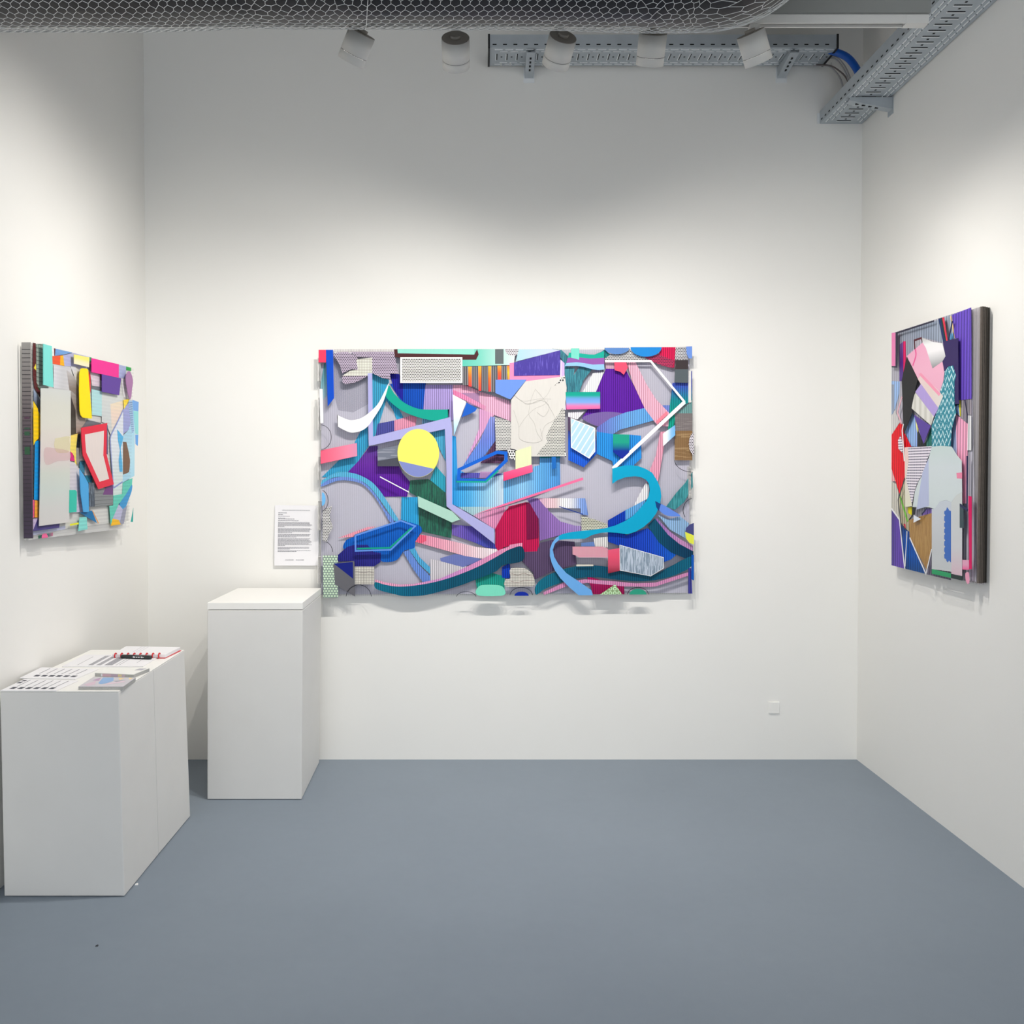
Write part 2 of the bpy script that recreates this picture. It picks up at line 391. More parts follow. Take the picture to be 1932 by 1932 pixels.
# wall text
t = thing('wall_text', (atY(559, 1070, D).x, D, atY(559, 1070, D).z), (0, 0, 0), 'printed information page pinned on the back wall beside the large artwork', 'paper')
P = [atY(x, y, D - .012) for x, y in ((517.5, 1067), (600.5, 1067), (602, 954), (518, 953))]
o_ = t.location; q = [(p.x - o_.x, p.z - o_.z) for p in P]
m = MB(); nx = 8; nz = 10
def wp(u, v):
    a = Vector(q[0]).lerp(Vector(q[1]), u); b = Vector(q[3]).lerp(Vector(q[2]), u); c = a.lerp(b, v)
    return (c.x, -.006 - .007 * (1 - v) ** 1.5 - .0025 * math.sin(u * 5 + 1) * math.sin(v * 4) - .002 * (u - .5) ** 2, c.y)
for off in (0, .0006):
    b = len(m.v)
    for j in range(nz + 1):
        for i in range(nx + 1):
            p = wp(i / nx, j / nz); m.v.append((p[0], p[1] + off, p[2]))
    for j in range(nz):
        for i in range(nx): m.face([b + j * (nx + 1) + i, b + j * (nx + 1) + i + 1, b + (j + 1) * (nx + 1) + i + 1, b + (j + 1) * (nx + 1) + i], paper_m, True)
m.build('paper_sheet', t)
m = MB()
def tl(v, u0, u1, th=.006, mat=ink):
    u = u0
    while u < u1:
        w = min(random.uniform(.02, .06), u1 - u); p = [wp(u, v), wp(u + w, v), wp(u + w, v + th), wp(u, v + th)]
        m.hexa([(a_[0], a_[1] - .0012, a_[2]) for a_ in p[:2]] + [(a_[0], a_[1] - .0004, a_[2]) for a_ in (p[1], p[0])] + [(p[3][0], p[3][1] - .0012, p[3][2]), (p[2][0], p[2][1] - .0012, p[2][2]), (p[2][0], p[2][1] - .0004, p[2][2]), (p[3][0], p[3][1] - .0004, p[3][2])], mat)
        u += w + .008
tl(.915, .17, .8, .006); tl(.87, .08, .27, .007, ink_d); tl(.84, .08, .19, .008, ink_d); tl(.815, .08, .34); tl(.785, .08, .24); tl(.77, .08, .45, .006, ink_d); tl(.74, .08, .54, .007, ink_d)
for v0, n, last in ((.715, 6, .22), (.615, 6, .4), (.515, 4, .5), (.445, 9, .24), (.30, 3, .35), (.245, 2, .5)):
    for i in range(n): tl(v0 - i * .0145, .08, .85 - random.random() * .08 if i < n - 1 else last)
tl(.09, .25, .44, .007, ink_d); tl(.09, .49, .68, .007, ink_d)
m.build('printed_text', t)
# ------------------------------------------------------------ ceiling services
galv = plain('galvanised_steel', 'bcc4ca', .5, .15, var=.22, scale=14)
galv_l = plain('galvanised_ridge', 'eef1f3', .4, .1); dark = plain('slot_shadow', '14171a', .8)
white_m = plain('white_powder_coat', 'd8d7d3', .45); white_d = plain('grey_end_cap', 'a09a92', .55)
trim_b = plain('black_edge_trim', '17171a', .5)
def slot_tray(t, L, W, Hh, name_floor='tray_floor'):
    """tray along local x (0..L), width along y (0..W), floor at z=0, flanges up"""
    m = MB(); m.box((0, 0, 0), (L, W, .0015), galv)
    x = .03
    while x < L - .04:
        for yy, dark_on in ((W * .10, 0), (W * .20, 1), (W * .80, 1), (W * .90, 0)):
            xx = x + (.024 if dark_on else 0)
            if xx + .034 < L:
                m.box((xx, yy - .0035, -.0035), (xx + .036, yy + .0005, .0005), galv_l); m.box((xx, yy + .0005, -.0012), (xx + .036, yy + .004, .0005), dark)
        m.box((x + .008, W * .34, -.0012), (x + .013, W * .66, .0005), dark); m.box((x + .004, W * .33, -.003), (x + .008, W * .67, .0005), galv_l)
        m.box((x + .028, W * .48, -.001), (x + .036, W * .52, .0005), dark)
        x += .047
    m.build(name_floor, t)
    for k, y in enumerate((0, W - .0015)):
        m = MB(); m.box((0, y, .0015), (L, y + .0015, Hh), galv)
        ys = (y - .0008, y + .0008) if k == 0 else (y - .0008, y + .0023)
        x = .02
        while x < L - .03:
            m.box((x, ys[0], Hh * .18), (x + .018, ys[1], Hh * .28), dark)
            x += .047
        m.build('side_flange', t)
def bracket(name, loc, rot, L, label, grp):
    t = thing(name, loc, rot, label, 'bracket', grp)
    m = MB(); m.hexa([(-.02, 0, -.055), (.02, 0, -.055), (.02, L, -.018), (-.02, L, -.018), (-.02, 0, -.052), (.02, 0, -.052), (.02, L, -.015), (-.02, L, -.015)], galv)
    for i in range(4): y = L * (.3 + .15 * i); zz = -.055 + .037 * y / L; m.box((-.004, y, zz - .001), (.004, y + .014, zz + .004), dark)
    for sx in (-.02, .0185): m.hexa([(sx, 0, -.052), (sx + .0015, 0, -.052), (sx + .0015, L, -.015), (sx, L, -.015), (sx, 0, -.003), (sx + .0015, 0, -.003), (sx + .0015, L, -.003), (sx, L, -.003)], galv)
    m.build('arm', t)
    m = MB(); m.box((-.026, -.0005, -.075), (.026, .003, -.001), galv_l if grp else galv); m.build('wall_flange', t)
    return t
# tray on the back wall
zt = atY(1200, 126, D).z; x0 = atY(921, 110, D - .18).x; x1 = atY(1578, 110, D - .18).x
t = thing('cable_tray', (x0, D - .2, zt), (0, 0, 0), 'perforated galvanised cable tray running level along the top of the back wall', 'cable tray')
slot_tray(t, x1 - x0, .19, .058)
for xx in (0, x1 - x0 - .006):
    m = MB(); m.box((xx - .001, -.003, -.004), (xx + .008, .0, .06), trim_b); m.box((xx - .001, -.003, -.0045), (xx + .008, .19, -.002), trim_b); m.build('edge_trim', t)
for px in (945, 962, 1023, 1566):
    p = atY(px, 124, D - .03); m = MB(); m.box((p.x - x0 - .002, .15, -.016), (p.x - x0 + .003, .156, -.001), white_m); m.build('cable_tie', t)
p = atY(998, 140, D)
bracket('tray_bracket', (p.x, D, zt - .001), (0, 0, math.pi), .19, 'steel bracket under the left end of the back wall cable tray', 'brackets under the back wall cable tray')
p = atY(1474, 140, D)
bracket('tray_bracket', (p.x, D, zt - .001), (0, 0, math.pi), .19, 'steel bracket under the right end of the back wall cable tray', 'brackets under the back wall cable tray')
# tray on the right wall
z2 = atY(1590, 234, D).z; xi = atY(1546, 233, D).x; W2 = XR - xi - .004
L2 = D - 1.7
t = thing('cable_tray', (xi, D - .002, z2), (0, 0, -math.pi / 2), 'perforated galvanised cable tray running along the top of the right wall', 'cable tray')
# local x -> -Y, local y -> +X
slot_tray(t, L2, W2, .058)
m = MB(); m.box((0, -.012, 0), (.002, 0, .05), galv_l); m.build('end_flange', t)
p = atX(1681, 200, XR)
bracket('tray_bracket', (XR, p.y, z2 - .001), (0, 0, math.pi / 2), W2 - .01, 'steel bracket under the right wall cable tray, near the corner', None)
# cables between the trays
blue = plain('blue_conduit', '1058b8', .4); gcab = plain('grey_cable', 'a9a9aa', .5)
def cable(px, r, mat, name, label, grp):
    pts = smooth3([atY(x, y, Y) for x, y, Y in px]); o = MB(); c0 = pts[0].copy(); o.tube([p - c0 for p in pts], r, mat, 10)
    ob = o.build(name); ob.location = c0; tag(ob, label, 'cable', grp)
def smooth3(P, k=6):
    out = []; n = len(P)
    for i in range(n - 1):
        g = lambda j: P[max(0, min(n - 1, j))]
        p0, p1, p2, p3 = g(i - 1), g(i), g(i + 1), g(i + 2)
        for s_ in range(k):
            q = s_ / k; out.append(0.5 * ((2 * p1) + (-p0 + p2) * q + (2 * p0 - 5 * p1 + 4 * p2 - p3) * q * q + (-p0 + 3 * p1 - 3 * p2 + p3) * q ** 3))
    out.append(P[-1]); return out
cable([(1540, 90, 4.30), (1572, 97, 4.30), (1598, 108, 4.27), (1616, 130, 4.24), (1628, 160, 4.2)], .0165, blue, 'blue_conduit', 'thick blue conduit bending from the back tray down into the right tray', None)
cable([(1545, 108, 4.34), (1575, 107, 4.34), (1592, 122, 4.32), (1603, 145, 4.3), (1610, 170, 4.27)], .0035, gcab, 'grey_cable', 'grey cable just below the blue conduit, outermost of the grey ones', 'grey cables between the trays')
cable([(1545, 111, 4.35), (1573, 110, 4.35), (1590, 127, 4.33), (1600, 149, 4.3), (1606, 172, 4.27)], .0035, gcab, 'grey_cable', 'grey cable running second below the blue conduit', 'grey cables between the trays')
cable([(1535, 124, 4.39), (1561, 124, 4.39), (1575, 134, 4.38), (1586, 150, 4.35), (1594, 180, 4.3)], .004, gcab, 'grey_cable', 'lowest grey cable bending between the two trays', 'grey cables between the trays')
cable([(1540, 122, 4.37), (1566, 124, 4.37), (1584, 134, 4.35), (1597, 148, 4.33), (1606, 172, 4.3)], .0035, plain('brown_cable', '6b6360', .5), 'brown_cable', 'thin brown cable drooping among the grey ones between the trays', None)

# ------------------------------------------------------------ lighting track with spot heads
YT = 3.12
zb = atY(1500, 48, YT).z; xe = atY(1748, 40, YT).x
t = thing('lighting_track', (0, YT, zb), (0, 0, 0), 'long white lighting track under a grey channel carrying the spotlights', 'lighting track')
xs = XL + .05
m = MB(); m.box((xs, -.018, 0), (xe - .055, -.012, .028), white_m); m.box((xs, .012, 0), (xe - .055, .018, .028), white_m); m.box((xs, -.012, .018), (xe - .055, .012, .028), dark)
m.build('track_rail', t)
m = MB(); m.box((xe - .075, -.019, -.001), (xe, .019, .028), white_m); m.build('end_feed', t, .001)
m = MB(); m.box((xs, -.03, .029), (xe, .03, .075), plain('grey_channel', '8b8d8a', .6)); m.build('support_channel', t)
for xx in (xs + .3, .4, xe - .25):
    m = MB(); m.tube([(xx, 0, .075), (xx, 0, ZC - zb)], .004, galv, 8); m.build('suspension_rod', t)

def spot(px, py, axis_px_tilt, back, aim, label, power, size, blend=1.0, lit=True, beam=None):
    """head centre at pixel; axis pointing along 'aim' direction (unit, the way the light leaves)"""
    c0 = atY(px, py, YT - .01); d = Vector(aim).normalized()
    t = thing('track_spotlight', (c0.x, YT, zb), (0, 0, 0), label, 'spotlight', 'white cylindrical spotlights on the track')
    cc = c0 - Vector((c0.x, YT, zb))
    R = .046; Lh = .096
    q = d.to_track_quat('Z', 'Y').to_matrix()
    def cyl(name, a, b, r, mat, r2=None, n=40, open_end=False):
        m = MB(); m.tube([cc + d * a, cc + d * b], [r, r2 or r], mat, n); o = m.build(name, t); return o
    hd = cyl('lamp_head', -Lh / 2, Lh / 2 - .028, R, white_m)
    cyl('groove', Lh / 2 - .0285, Lh / 2 - .0265, R - .0012, dark).parent = hd
    # open front ring
    m = MB(); n = 40; x, y = q.col[0], q.col[1]
    rings = [(Lh / 2 - .0265, R), (Lh / 2, R), (Lh / 2, R - .004), (Lh / 2 - .0255, R - .006)]
    b = 0
    for (aa, r) in rings:
        for k in range(n):
            an = 2 * math.pi * k / n; m.v.append(tuple(cc + d * aa + (x * math.cos(an) + y * math.sin(an)) * r))
    for j in range(3):
        for k in range(n): m.face([j * n + k, j * n + (k + 1) % n, (j + 1) * n + (k + 1) % n, (j + 1) * n + k], white_m, True)
    m.build('front_ring', hd)
    le = NT('lamp_glow'); le.b.inputs['Base Color'].default_value = (1, 1, 1, 1); le.b.inputs['Emission Color'].default_value = (1, .95, .88, 1); le.b.inputs['Emission Strength'].default_value = 3
    cyl('lens', Lh / 2 - .022, Lh / 2 - .018, R - .006, le.m)
    cyl('end_cap', -Lh / 2 - .0015, -Lh / 2, R - .001, white_d).parent = hd
    cyl('pivot_boss', -Lh / 2 - .012, -Lh / 2 - .001, .017, white_d)
    # bent arm from the track adapter to the pivot
    m = MB(); pv = cc - d * (Lh / 2 + .004)
    top = Vector((pv.x * .3, 0, -.002))
    w = .012
    m.box((-.016 , -.012, -.03), (.016, .012, .0), white_m)
    m.build('track_adapter', t)
    m = MB(); 
    m.hexa([(-w, -.004, -.03), (w, -.004, -.03), (w, .004, -.03), (-w, .004, -.03), (-w, -.004, -.002), (w, -.004, -.002), (w, .004, -.002), (-w, .004, -.002)], white_m)
    m.hexa([(pv.x - w, pv.y - .004, pv.z - .008), (pv.x + w, pv.y - .004, pv.z - .008), (pv.x + w, pv.y + .004, pv.z - .008), (pv.x - w, pv.y + .004, pv.z - .008), (-w, -.004, -.026), (w, -.004, -.026), (w, .004, -.026), (-w, .004, -.026)], white_m)
    m.build('bent_arm', t)
    if lit:
        li = bpy.data.lights.new('spot_lamp', 'SPOT'); li.energy = power; li.spot_size = math.radians(size); li.spot_blend = blend
        li.shadow_soft_size = .012; li.color = (1.0, .955, .89)
        lo = bpy.data.objects.new('spot_lamp', li); C.objects.link(lo); lo.location = c0 + d * (Lh / 2 - .012)
        lo.rotation_euler = (-(Vector(beam).normalized() if beam else d)).to_track_quat('Z', 'Y').to_euler()
    return t
PW = 60; SZ = 132
spot(672, 90, 0, 0, (-.45, .40, -.80), 'leftmost track spotlight, head tilted down towards the left wall', PW * .85, SZ, beam=(-.55, .1, -.85))
spot(860, 99, 0, 0, (.0, .78, -.62), 'second track spotlight from the left, grey end cap facing the room, over bare wall', PW, SZ, beam=(-.38, .42, -.85))
spot(1055, 96, 0, 0, (-.2, .76, -.62), 'third track spotlight, in front of the left part of the back wall tray', PW * .72, SZ, beam=(-.06, .42, -.9))
spot(1229, 93, 0, 0, (-.02, .56, -.83), 'fourth track spotlight, hanging straight in front of the tray middle', PW, SZ, beam=(.36, .42, -.85))
spot(1424, 91, 0, 0, (.40, .36, -.85), 'rightmost track spotlight, head tilted down towards the right wall', PW * .52, SZ, beam=(.28, .05, -.95))

# ------------------------------------------------------------ wrapped duct
duct_m = plain('black_foil_wrap', '16161f', .4, var=.5, scale=9, bump=.6)
def duct_path():
    Y = 2.62; P = []
    xa = atY(0, 50, Y).x - .5
    def zc(px, ybot, r):   # axis height so that the lower silhouette meets ybot
        el = math.atan2(-(-ray(px, ybot).z), ray(px, ybot).y)
        # tangent: distance from ray line to axis = r, axis above the ray
        return H + math.tan(el) * Y + r / math.cos(el)
    for px, yb, r in ((-300, 52, .2), (0, 52, .2), (120, 52, .2), (240, 52, .2), (330, 50, .2), (400, 48, .197), (470, 44, .192), (525, 47, .196), (640, 47, .2), (800, 48, .2), (950, 48, .2), (1060, 49, .2), (1150, 52, .203), (1230, 54, .205), (1300, 54, .205), (1360, 51, .2)):
        P.append((Vector((atY(px, yb, Y).x, Y, zc(px, yb, r))), r))
    bx = P[-1][0].x; bz = P[-1][0].z
    for dx, dz, r in ((.07, .025, .19), (.15, .09, .18), (.21, .18, .175), (.25, .30, .175), (.26, .5, .175)):
        P.append((Vector((bx + dx, Y + .02, bz + dz)), r))
    return P
DP = duct_path()
pts = smooth3([p for p, r in DP], 8); rad = []
for i in range(len(DP) - 1):
    for k in range(8): rad.append(DP[i][1] * (1 - k / 8) + DP[i + 1][1] * k / 8)
rad.append(DP[-1][1])
t = thing('ventilation_duct', pts[0], (0, 0, 0), 'round ventilation duct in dark foil wrapped with wire netting, across the top', 'duct')
o0 = pts[0]
m = MB(); P0 = [p - o0 for p in pts]; m.tube(P0, rad, duct_m, 48)
o = m.build('foil_wrap', t)
tex = bpy.data.textures.new('wrinkle', 'CLOUDS'); tex.noise_scale = .12
dm = o.modifiers.new('wrinkle', 'DISPLACE'); dm.texture = tex; dm.strength = .012; dm.mid_level = .6; dm.texture_coords = 'GLOBAL'
# netting: hexagons laid on the tube surface (s along, a around)
wire = plain('galvanised_wire', 'dcdede', .4, .3)
cum = [0]
for i in range(len(P0) - 1): cum.append(cum[-1] + (P0[i + 1] - P0[i]).length)
def surf(s_, a, dr=.012):
    s_ = max(0, min(cum[-1] - 1e-4, s_)); i = 0
    lo, hi = 0, len(cum) - 2
    while lo < hi:
        mid = (lo + hi + 1) // 2
        if cum[mid] <= s_: lo = mid
        else: hi = mid - 1
    i = lo; f = (s_ - cum[i]) / (cum[i + 1] - cum[i]); c = P0[i].lerp(P0[i + 1], f)
    d = (P0[min(i + 2, len(P0) - 1)] - P0[max(0, i - 1)]).normalized(); y = Vector((0, 1, 0)); n = d.cross(y).normalized()  # n points down/up
    if n.z > 0 and d.x > .3: n = -n
    if d.x <= .3: n = Vector((1, 0, 0)) if abs(d.z) > .5 else n
    y = (y - d * y.dot(d)).normalized()
    r = rad[i] * (1 - f) + rad[i + 1] * f + dr
    return c + (n * math.cos(a) - y * math.sin(a)) * r
cw = .0265; chh = .0245; R0 = .205
m = MB(); segs = 0
def wseg(s0, b0, s1, b1, r=.00075):
    p, q_ = surf(s0, b0 / R0), surf(s1, b1 / R0); dd = (q_ - p)
    if dd.length < 1e-5 or dd.length > .1: return
    d = dd.normalized(); a = Vector((0, 0, 1)) if abs(d.z) < .9 else Vector((1, 0, 0)); x = d.cross(a).normalized(); y = d.cross(x); b = len(m.v)
    for pp in (p, q_):
        for k in range(3): an = 2.1 * k; m.v.append(tuple(pp + (x * math.cos(an) + y * math.sin(an)) * r))
    for k in range(3): m.face([b + k, b + (k + 1) % 3, b + 3 + (k + 1) % 3, b + 3 + k], wire)
rows = range(-11, 32); n_c = int(cum[-1] / cw) - 1
def J(s_, b):
    lean = b * .12; k = 1.0
    if cum[-1] - s_ < .9: k = 3.2
    if 1.15 < s_ < 1.45: k = 2.6
    h = lambda q: (math.sin(q * 12.9898) * 43758.5453) % 1 - .5
    return s_ + lean + k * .003 * h(s_ * 7 + b * 13), b + k * .003 * h(s_ * 3 + b * 29 + 5)
for j in rows:
    for i in range(n_c):
        s_ = i * cw + (cw / 2 if j % 2 else 0) ; b = j * chh * .78
        # pointy-top hexagon: vertical wire plus two slanted
        A = J(s_, b - chh * .2); B2 = J(s_, b + chh * .2); L_ = J(s_ - cw / 2, b + chh * .58 - .0); R_ = J(s_ + cw / 2, b + chh * .58)
        wseg(*A, *B2); wseg(*B2, *L_); wseg(*B2, *R_)
for s0 in (1.47, 2.62):
    for k in range(-11, 32): wseg(s0 + k * .0035, k * .02, s0 + (k + 1) * .0035, (k + 1) * .02, .0011)
# frayed ends near the bulge
for k in range(70):
    s0 = 2.6 + random.random() * .9; b = random.uniform(-.02, .08); wseg(s0, b, s0 + random.uniform(-.02, .03), b + random.uniform(-.02, .02), .0007)
m.build('wire_netting', t)

# high soffit, small stub duct and rod seen above the track
conc = plain('rough_plaster', '6d655f', .9, var=.4, scale=18, bump=.8)
pa = atY(1490, 14, 3.75); pb = atY(1640, 14, 3.75)
m = MB(); m.box((pa.x - .2, 3.5, pa.z), (pb.x, 3.75, ZC), conc); o = struct(m, 'trim_1')
p = atY(1630, 18, 3.72); m = MB(); m.box((-.008, -.01, -.03), (.008, .01, .02), galv); o = m.build('soffit_bracket'); o.location = (pb.x - .012, 3.5 - .009, pa.z + .03); tag(o, 'small metal tab at the corner of the rough plaster soffit', 'bracket')
p = atY(1658, 24, 4.0); m = MB(); m.box((-.004, -.01, 0), (.004, .01, ZC - p.z), galv); m.box((-.012, -.012, 0), (.012, .012, .02), galv); o = m.build('hanger_strap'); o.location = (p.x, p.y, p.z); tag(o, 'thin metal hanger strap dropping from the ceiling behind the track', 'hanger')
# ------------------------------------------------------------ layered artworks
CROP = {'C1': (590, 640, 5.2216), 'C2': (950, 640, 5.2216), 'C3': (590, 890, 5.2216), 'C4': (950, 890, 5.2216),
        'L1': (30, 620, 7.728), 'L2': (30, 830, 7.728), 'R1': (1660, 570, 6.439), 'R2': (1660, 860, 6.23), 'PX': (0, 0, 1)}
class Art:
    def __init__(s, loc, rz, label, per, fl=True):
        s.t = thing('layered_artwork', loc, (0, 0, rz), label, 'artwork'); s.per = per; s.fl = fl
        s.M = Matrix.Translation(loc) @ Matrix.Rotation(rz, 4, 'Z'); s.I = s.M.inverted()
        s.n = (s.M.to_3x3() @ Vector((0, -1, 0))); s.loc = Vector(loc)
    def uv(s, x, y, w):
        p = s.I @ hit(x, y, s.loc + s.n * w, s.n); return (p.x, p.z)
    def pts(s, toks, w):
        out = []; c = None
        for k in toks:
            if k in CROP: c = CROP[k]; continue
            a, b = k.split(',')[:2]
            out.append(s.uv(c[0] + float(a) / c[2], c[1] + float(b) / c[2], w))
        return out
def mat_of(spec, per, fl=0):
    k, *r = spec.split(':'); sc = per / .0102
    if k == 'p': return brushed(r[0], .05, fl)
    if k == 'a': return alpha_mat(r[1], float(r[0]))
    if k in ('gh', 'gv'): return grad_mat(r[0].split(';'), k[1], fl)
    if k == 'dots': return pattern('dots', *r[0].split(';'), float(r[1]) if len(r) > 1 else .0085, .74)
    if k == 'chk': return pattern('check', *r[0].split(';'), float(r[1]) if len(r) > 1 else .0075)
    if k == 'pla': return pattern('plaid', *r[0].split(';'), float(r[1]) if len(r) > 1 else .0075, .22)
    if k == 'inv': return pattern('plaid', *r[0].split(';'), .0062, .4)
    if k == 'dia': return pattern('diag', *r[0].split(';'), .029, .2)
    if k == 'scr': return pattern('scratch', *r[0].split(';'), .0038, .6)
    if k == 'scd': return pattern('scratch', *r[0].split(';'), .0048, .5)
    if k == 'sch': return pattern('scratch_h', *r[0].split(';'), .009, .56)
    if k == 'sv': return pattern('stripe_v', *r[0].split(';'), float(r[1]), float(r[2]))
    if k == 'sh': return pattern('stripe_h', *r[0].split(';'), float(r[1]), float(r[2]))
    if k == 'zig': return pattern('zigzag', *r[0].split(';'), .03)
    if k == 'rng': return pattern('rings', *r[0].split(';'), .021)
    if k == 'typ': return pattern('typed', *r[0].split(';'), .011)
def lay(art, text, wb, wf, sb, sf, tb=.001, tf=.0025):
    ib = i_f = 0
    for ln in text.strip().splitlines():
        ln = ln.strip()
        if not ln or ln[0] == '#': continue
        head, spec, shape = [q.strip() for q in ln.split('|')]
        grp, nm = head.split(' ', 1); sub = grp[0] in '>~'; far = grp[0] == '~'; grp = grp.strip('>~'); toks = shape.split(); kind = toks.pop(0)
        if grp == 'b': w = wb + ib * sb; ib += 1; th = tb
        else: w = wf + i_f * sf; i_f += 1; th = tf
        mt = mat_of(spec, art.per, art.per if grp == 'b' and art.fl else 0); front = w + th
        if ':' in nm: adj, nm2 = nm.split(':'); label = (adj + ' ' + nm2).strip()
        else: nm2 = nm; label = None
        nm2 = nm2.strip(); m = MB()
        y0, y1 = -front, -(w)
        if kind in 'PS':
            p = art.pts(toks, front)
            if kind == 'S': p = smooth(p, True, 4)
            m.prism(p, y0, y1, mt)
        elif kind == 'E' or kind == 'A':
            width = float(toks.pop(0)) if kind == 'A' else 0
            cr = CROP[toks.pop(0)]; v = [float(q) for q in toks[0].split(',')]
            a0, a1 = (v[4], v[5]) if len(v) > 4 else (0, 360)
            N = max(8, int(abs(a1 - a0) / 7)); p = []
            for i in range(N + (0 if (a1 - a0) == 360 and kind == 'E' else 1)):
                an = math.radians(a0 + (a1 - a0) * i / N)
                p.append(art.uv(cr[0] + (v[0] + v[2] * math.cos(an)) / cr[2], cr[1] + (v[1] - v[3] * math.sin(an)) / cr[2], front))
            if kind == 'E': m.prism(p, y0, y1, mt)
            else: m.strip(p, width, y0, y1, mt)
        elif kind in ('L', 'K', 'LS'):
            width = float(toks.pop(0)); p = art.pts(toks, front)
            if kind == 'LS': p = smooth(p, False, 5)
            m.strip(p, width, y0, y1, mt, closed=(kind == 'K'))
        par = art.t
        if sub: par = sketch if far else last
        o = m.build(nm2.replace(' ', '_'), par, 0, label)
        if not sub: last = o
        if nm2 == 'sketch': sketch = o
    return wb + ib * sb, wf + i_f * sf
def panel(art, name, px, wref, w0, w1, mat, label=None):
    p = [art.uv(x, y, wref) for x, y in px]; m = MB(); m.prism(p, -w1, -w0, mat); return m.build(name, art.t, 0, label)

# ---------------- large landscape piece on the back wall
c0 = atY(954, 1128, D)
A = Art((c0.x, D - .0005, c0.z), 0, 'large landscape abstract artwork of layered clear panels with a yellow disc, on the back wall', .0102)
corner = [(600.5, 1124), (1306.5, 1121), (1307, 654.5), (601, 659.5)]
back = flute_mat('clear_ribbed_sheet', .0102, 'v', (.97, .97, .97), (1, 1, 1), (.03, .01), 'e6e6ea')
frost = flute_mat('frosted_lavender_sheet', .0102, 'v', (.90, .89, .93), (.92, .91, .95), (.82, .80), 'd0cedb')
front = flute_mat('clear_ribbed_front_sheet', .0102, 'v', (.945, .947, .955), (1, 1, 1), (.0, .0), 'f0f0f4')
panel(A, 'clear_sheet', corner, .05, .008, .012, back)
panel(A, 'clear_sheet', [(604, 1123), (1303, 1120), (1303, 657), (604, 661)], .05, .020, .023, frost, 'frosted lavender sheet')
panel(A, 'clear_sheet', corner, .05, .0515, .0545, front)
for y0, y1 in ((676, 720), (751, 812), (862, 905), (945, 1000), (1050, 1100)):
    p = [A.uv(x, y, .03) for x, y in ((601, y1), (606, y1), (606, y0), (601, y0))]
    m = MB(); m.prism(p, -.0515, -.0005, plain('white_spacer', 'e6e4e0', .5)); m.build('spacer', A.t)
for y0, y1 in ((700, 760), (880, 940), (1040, 1090)):
    p = [A.uv(x, y, .03) for x, y in ((1297, y1), (1302, y1), (1302, y0), (1297, y0))]
    m = MB(); m.prism(p, -.0515, -.0005, plain('white_spacer', 'e6e4e0', .5)); m.build('spacer', A.t)
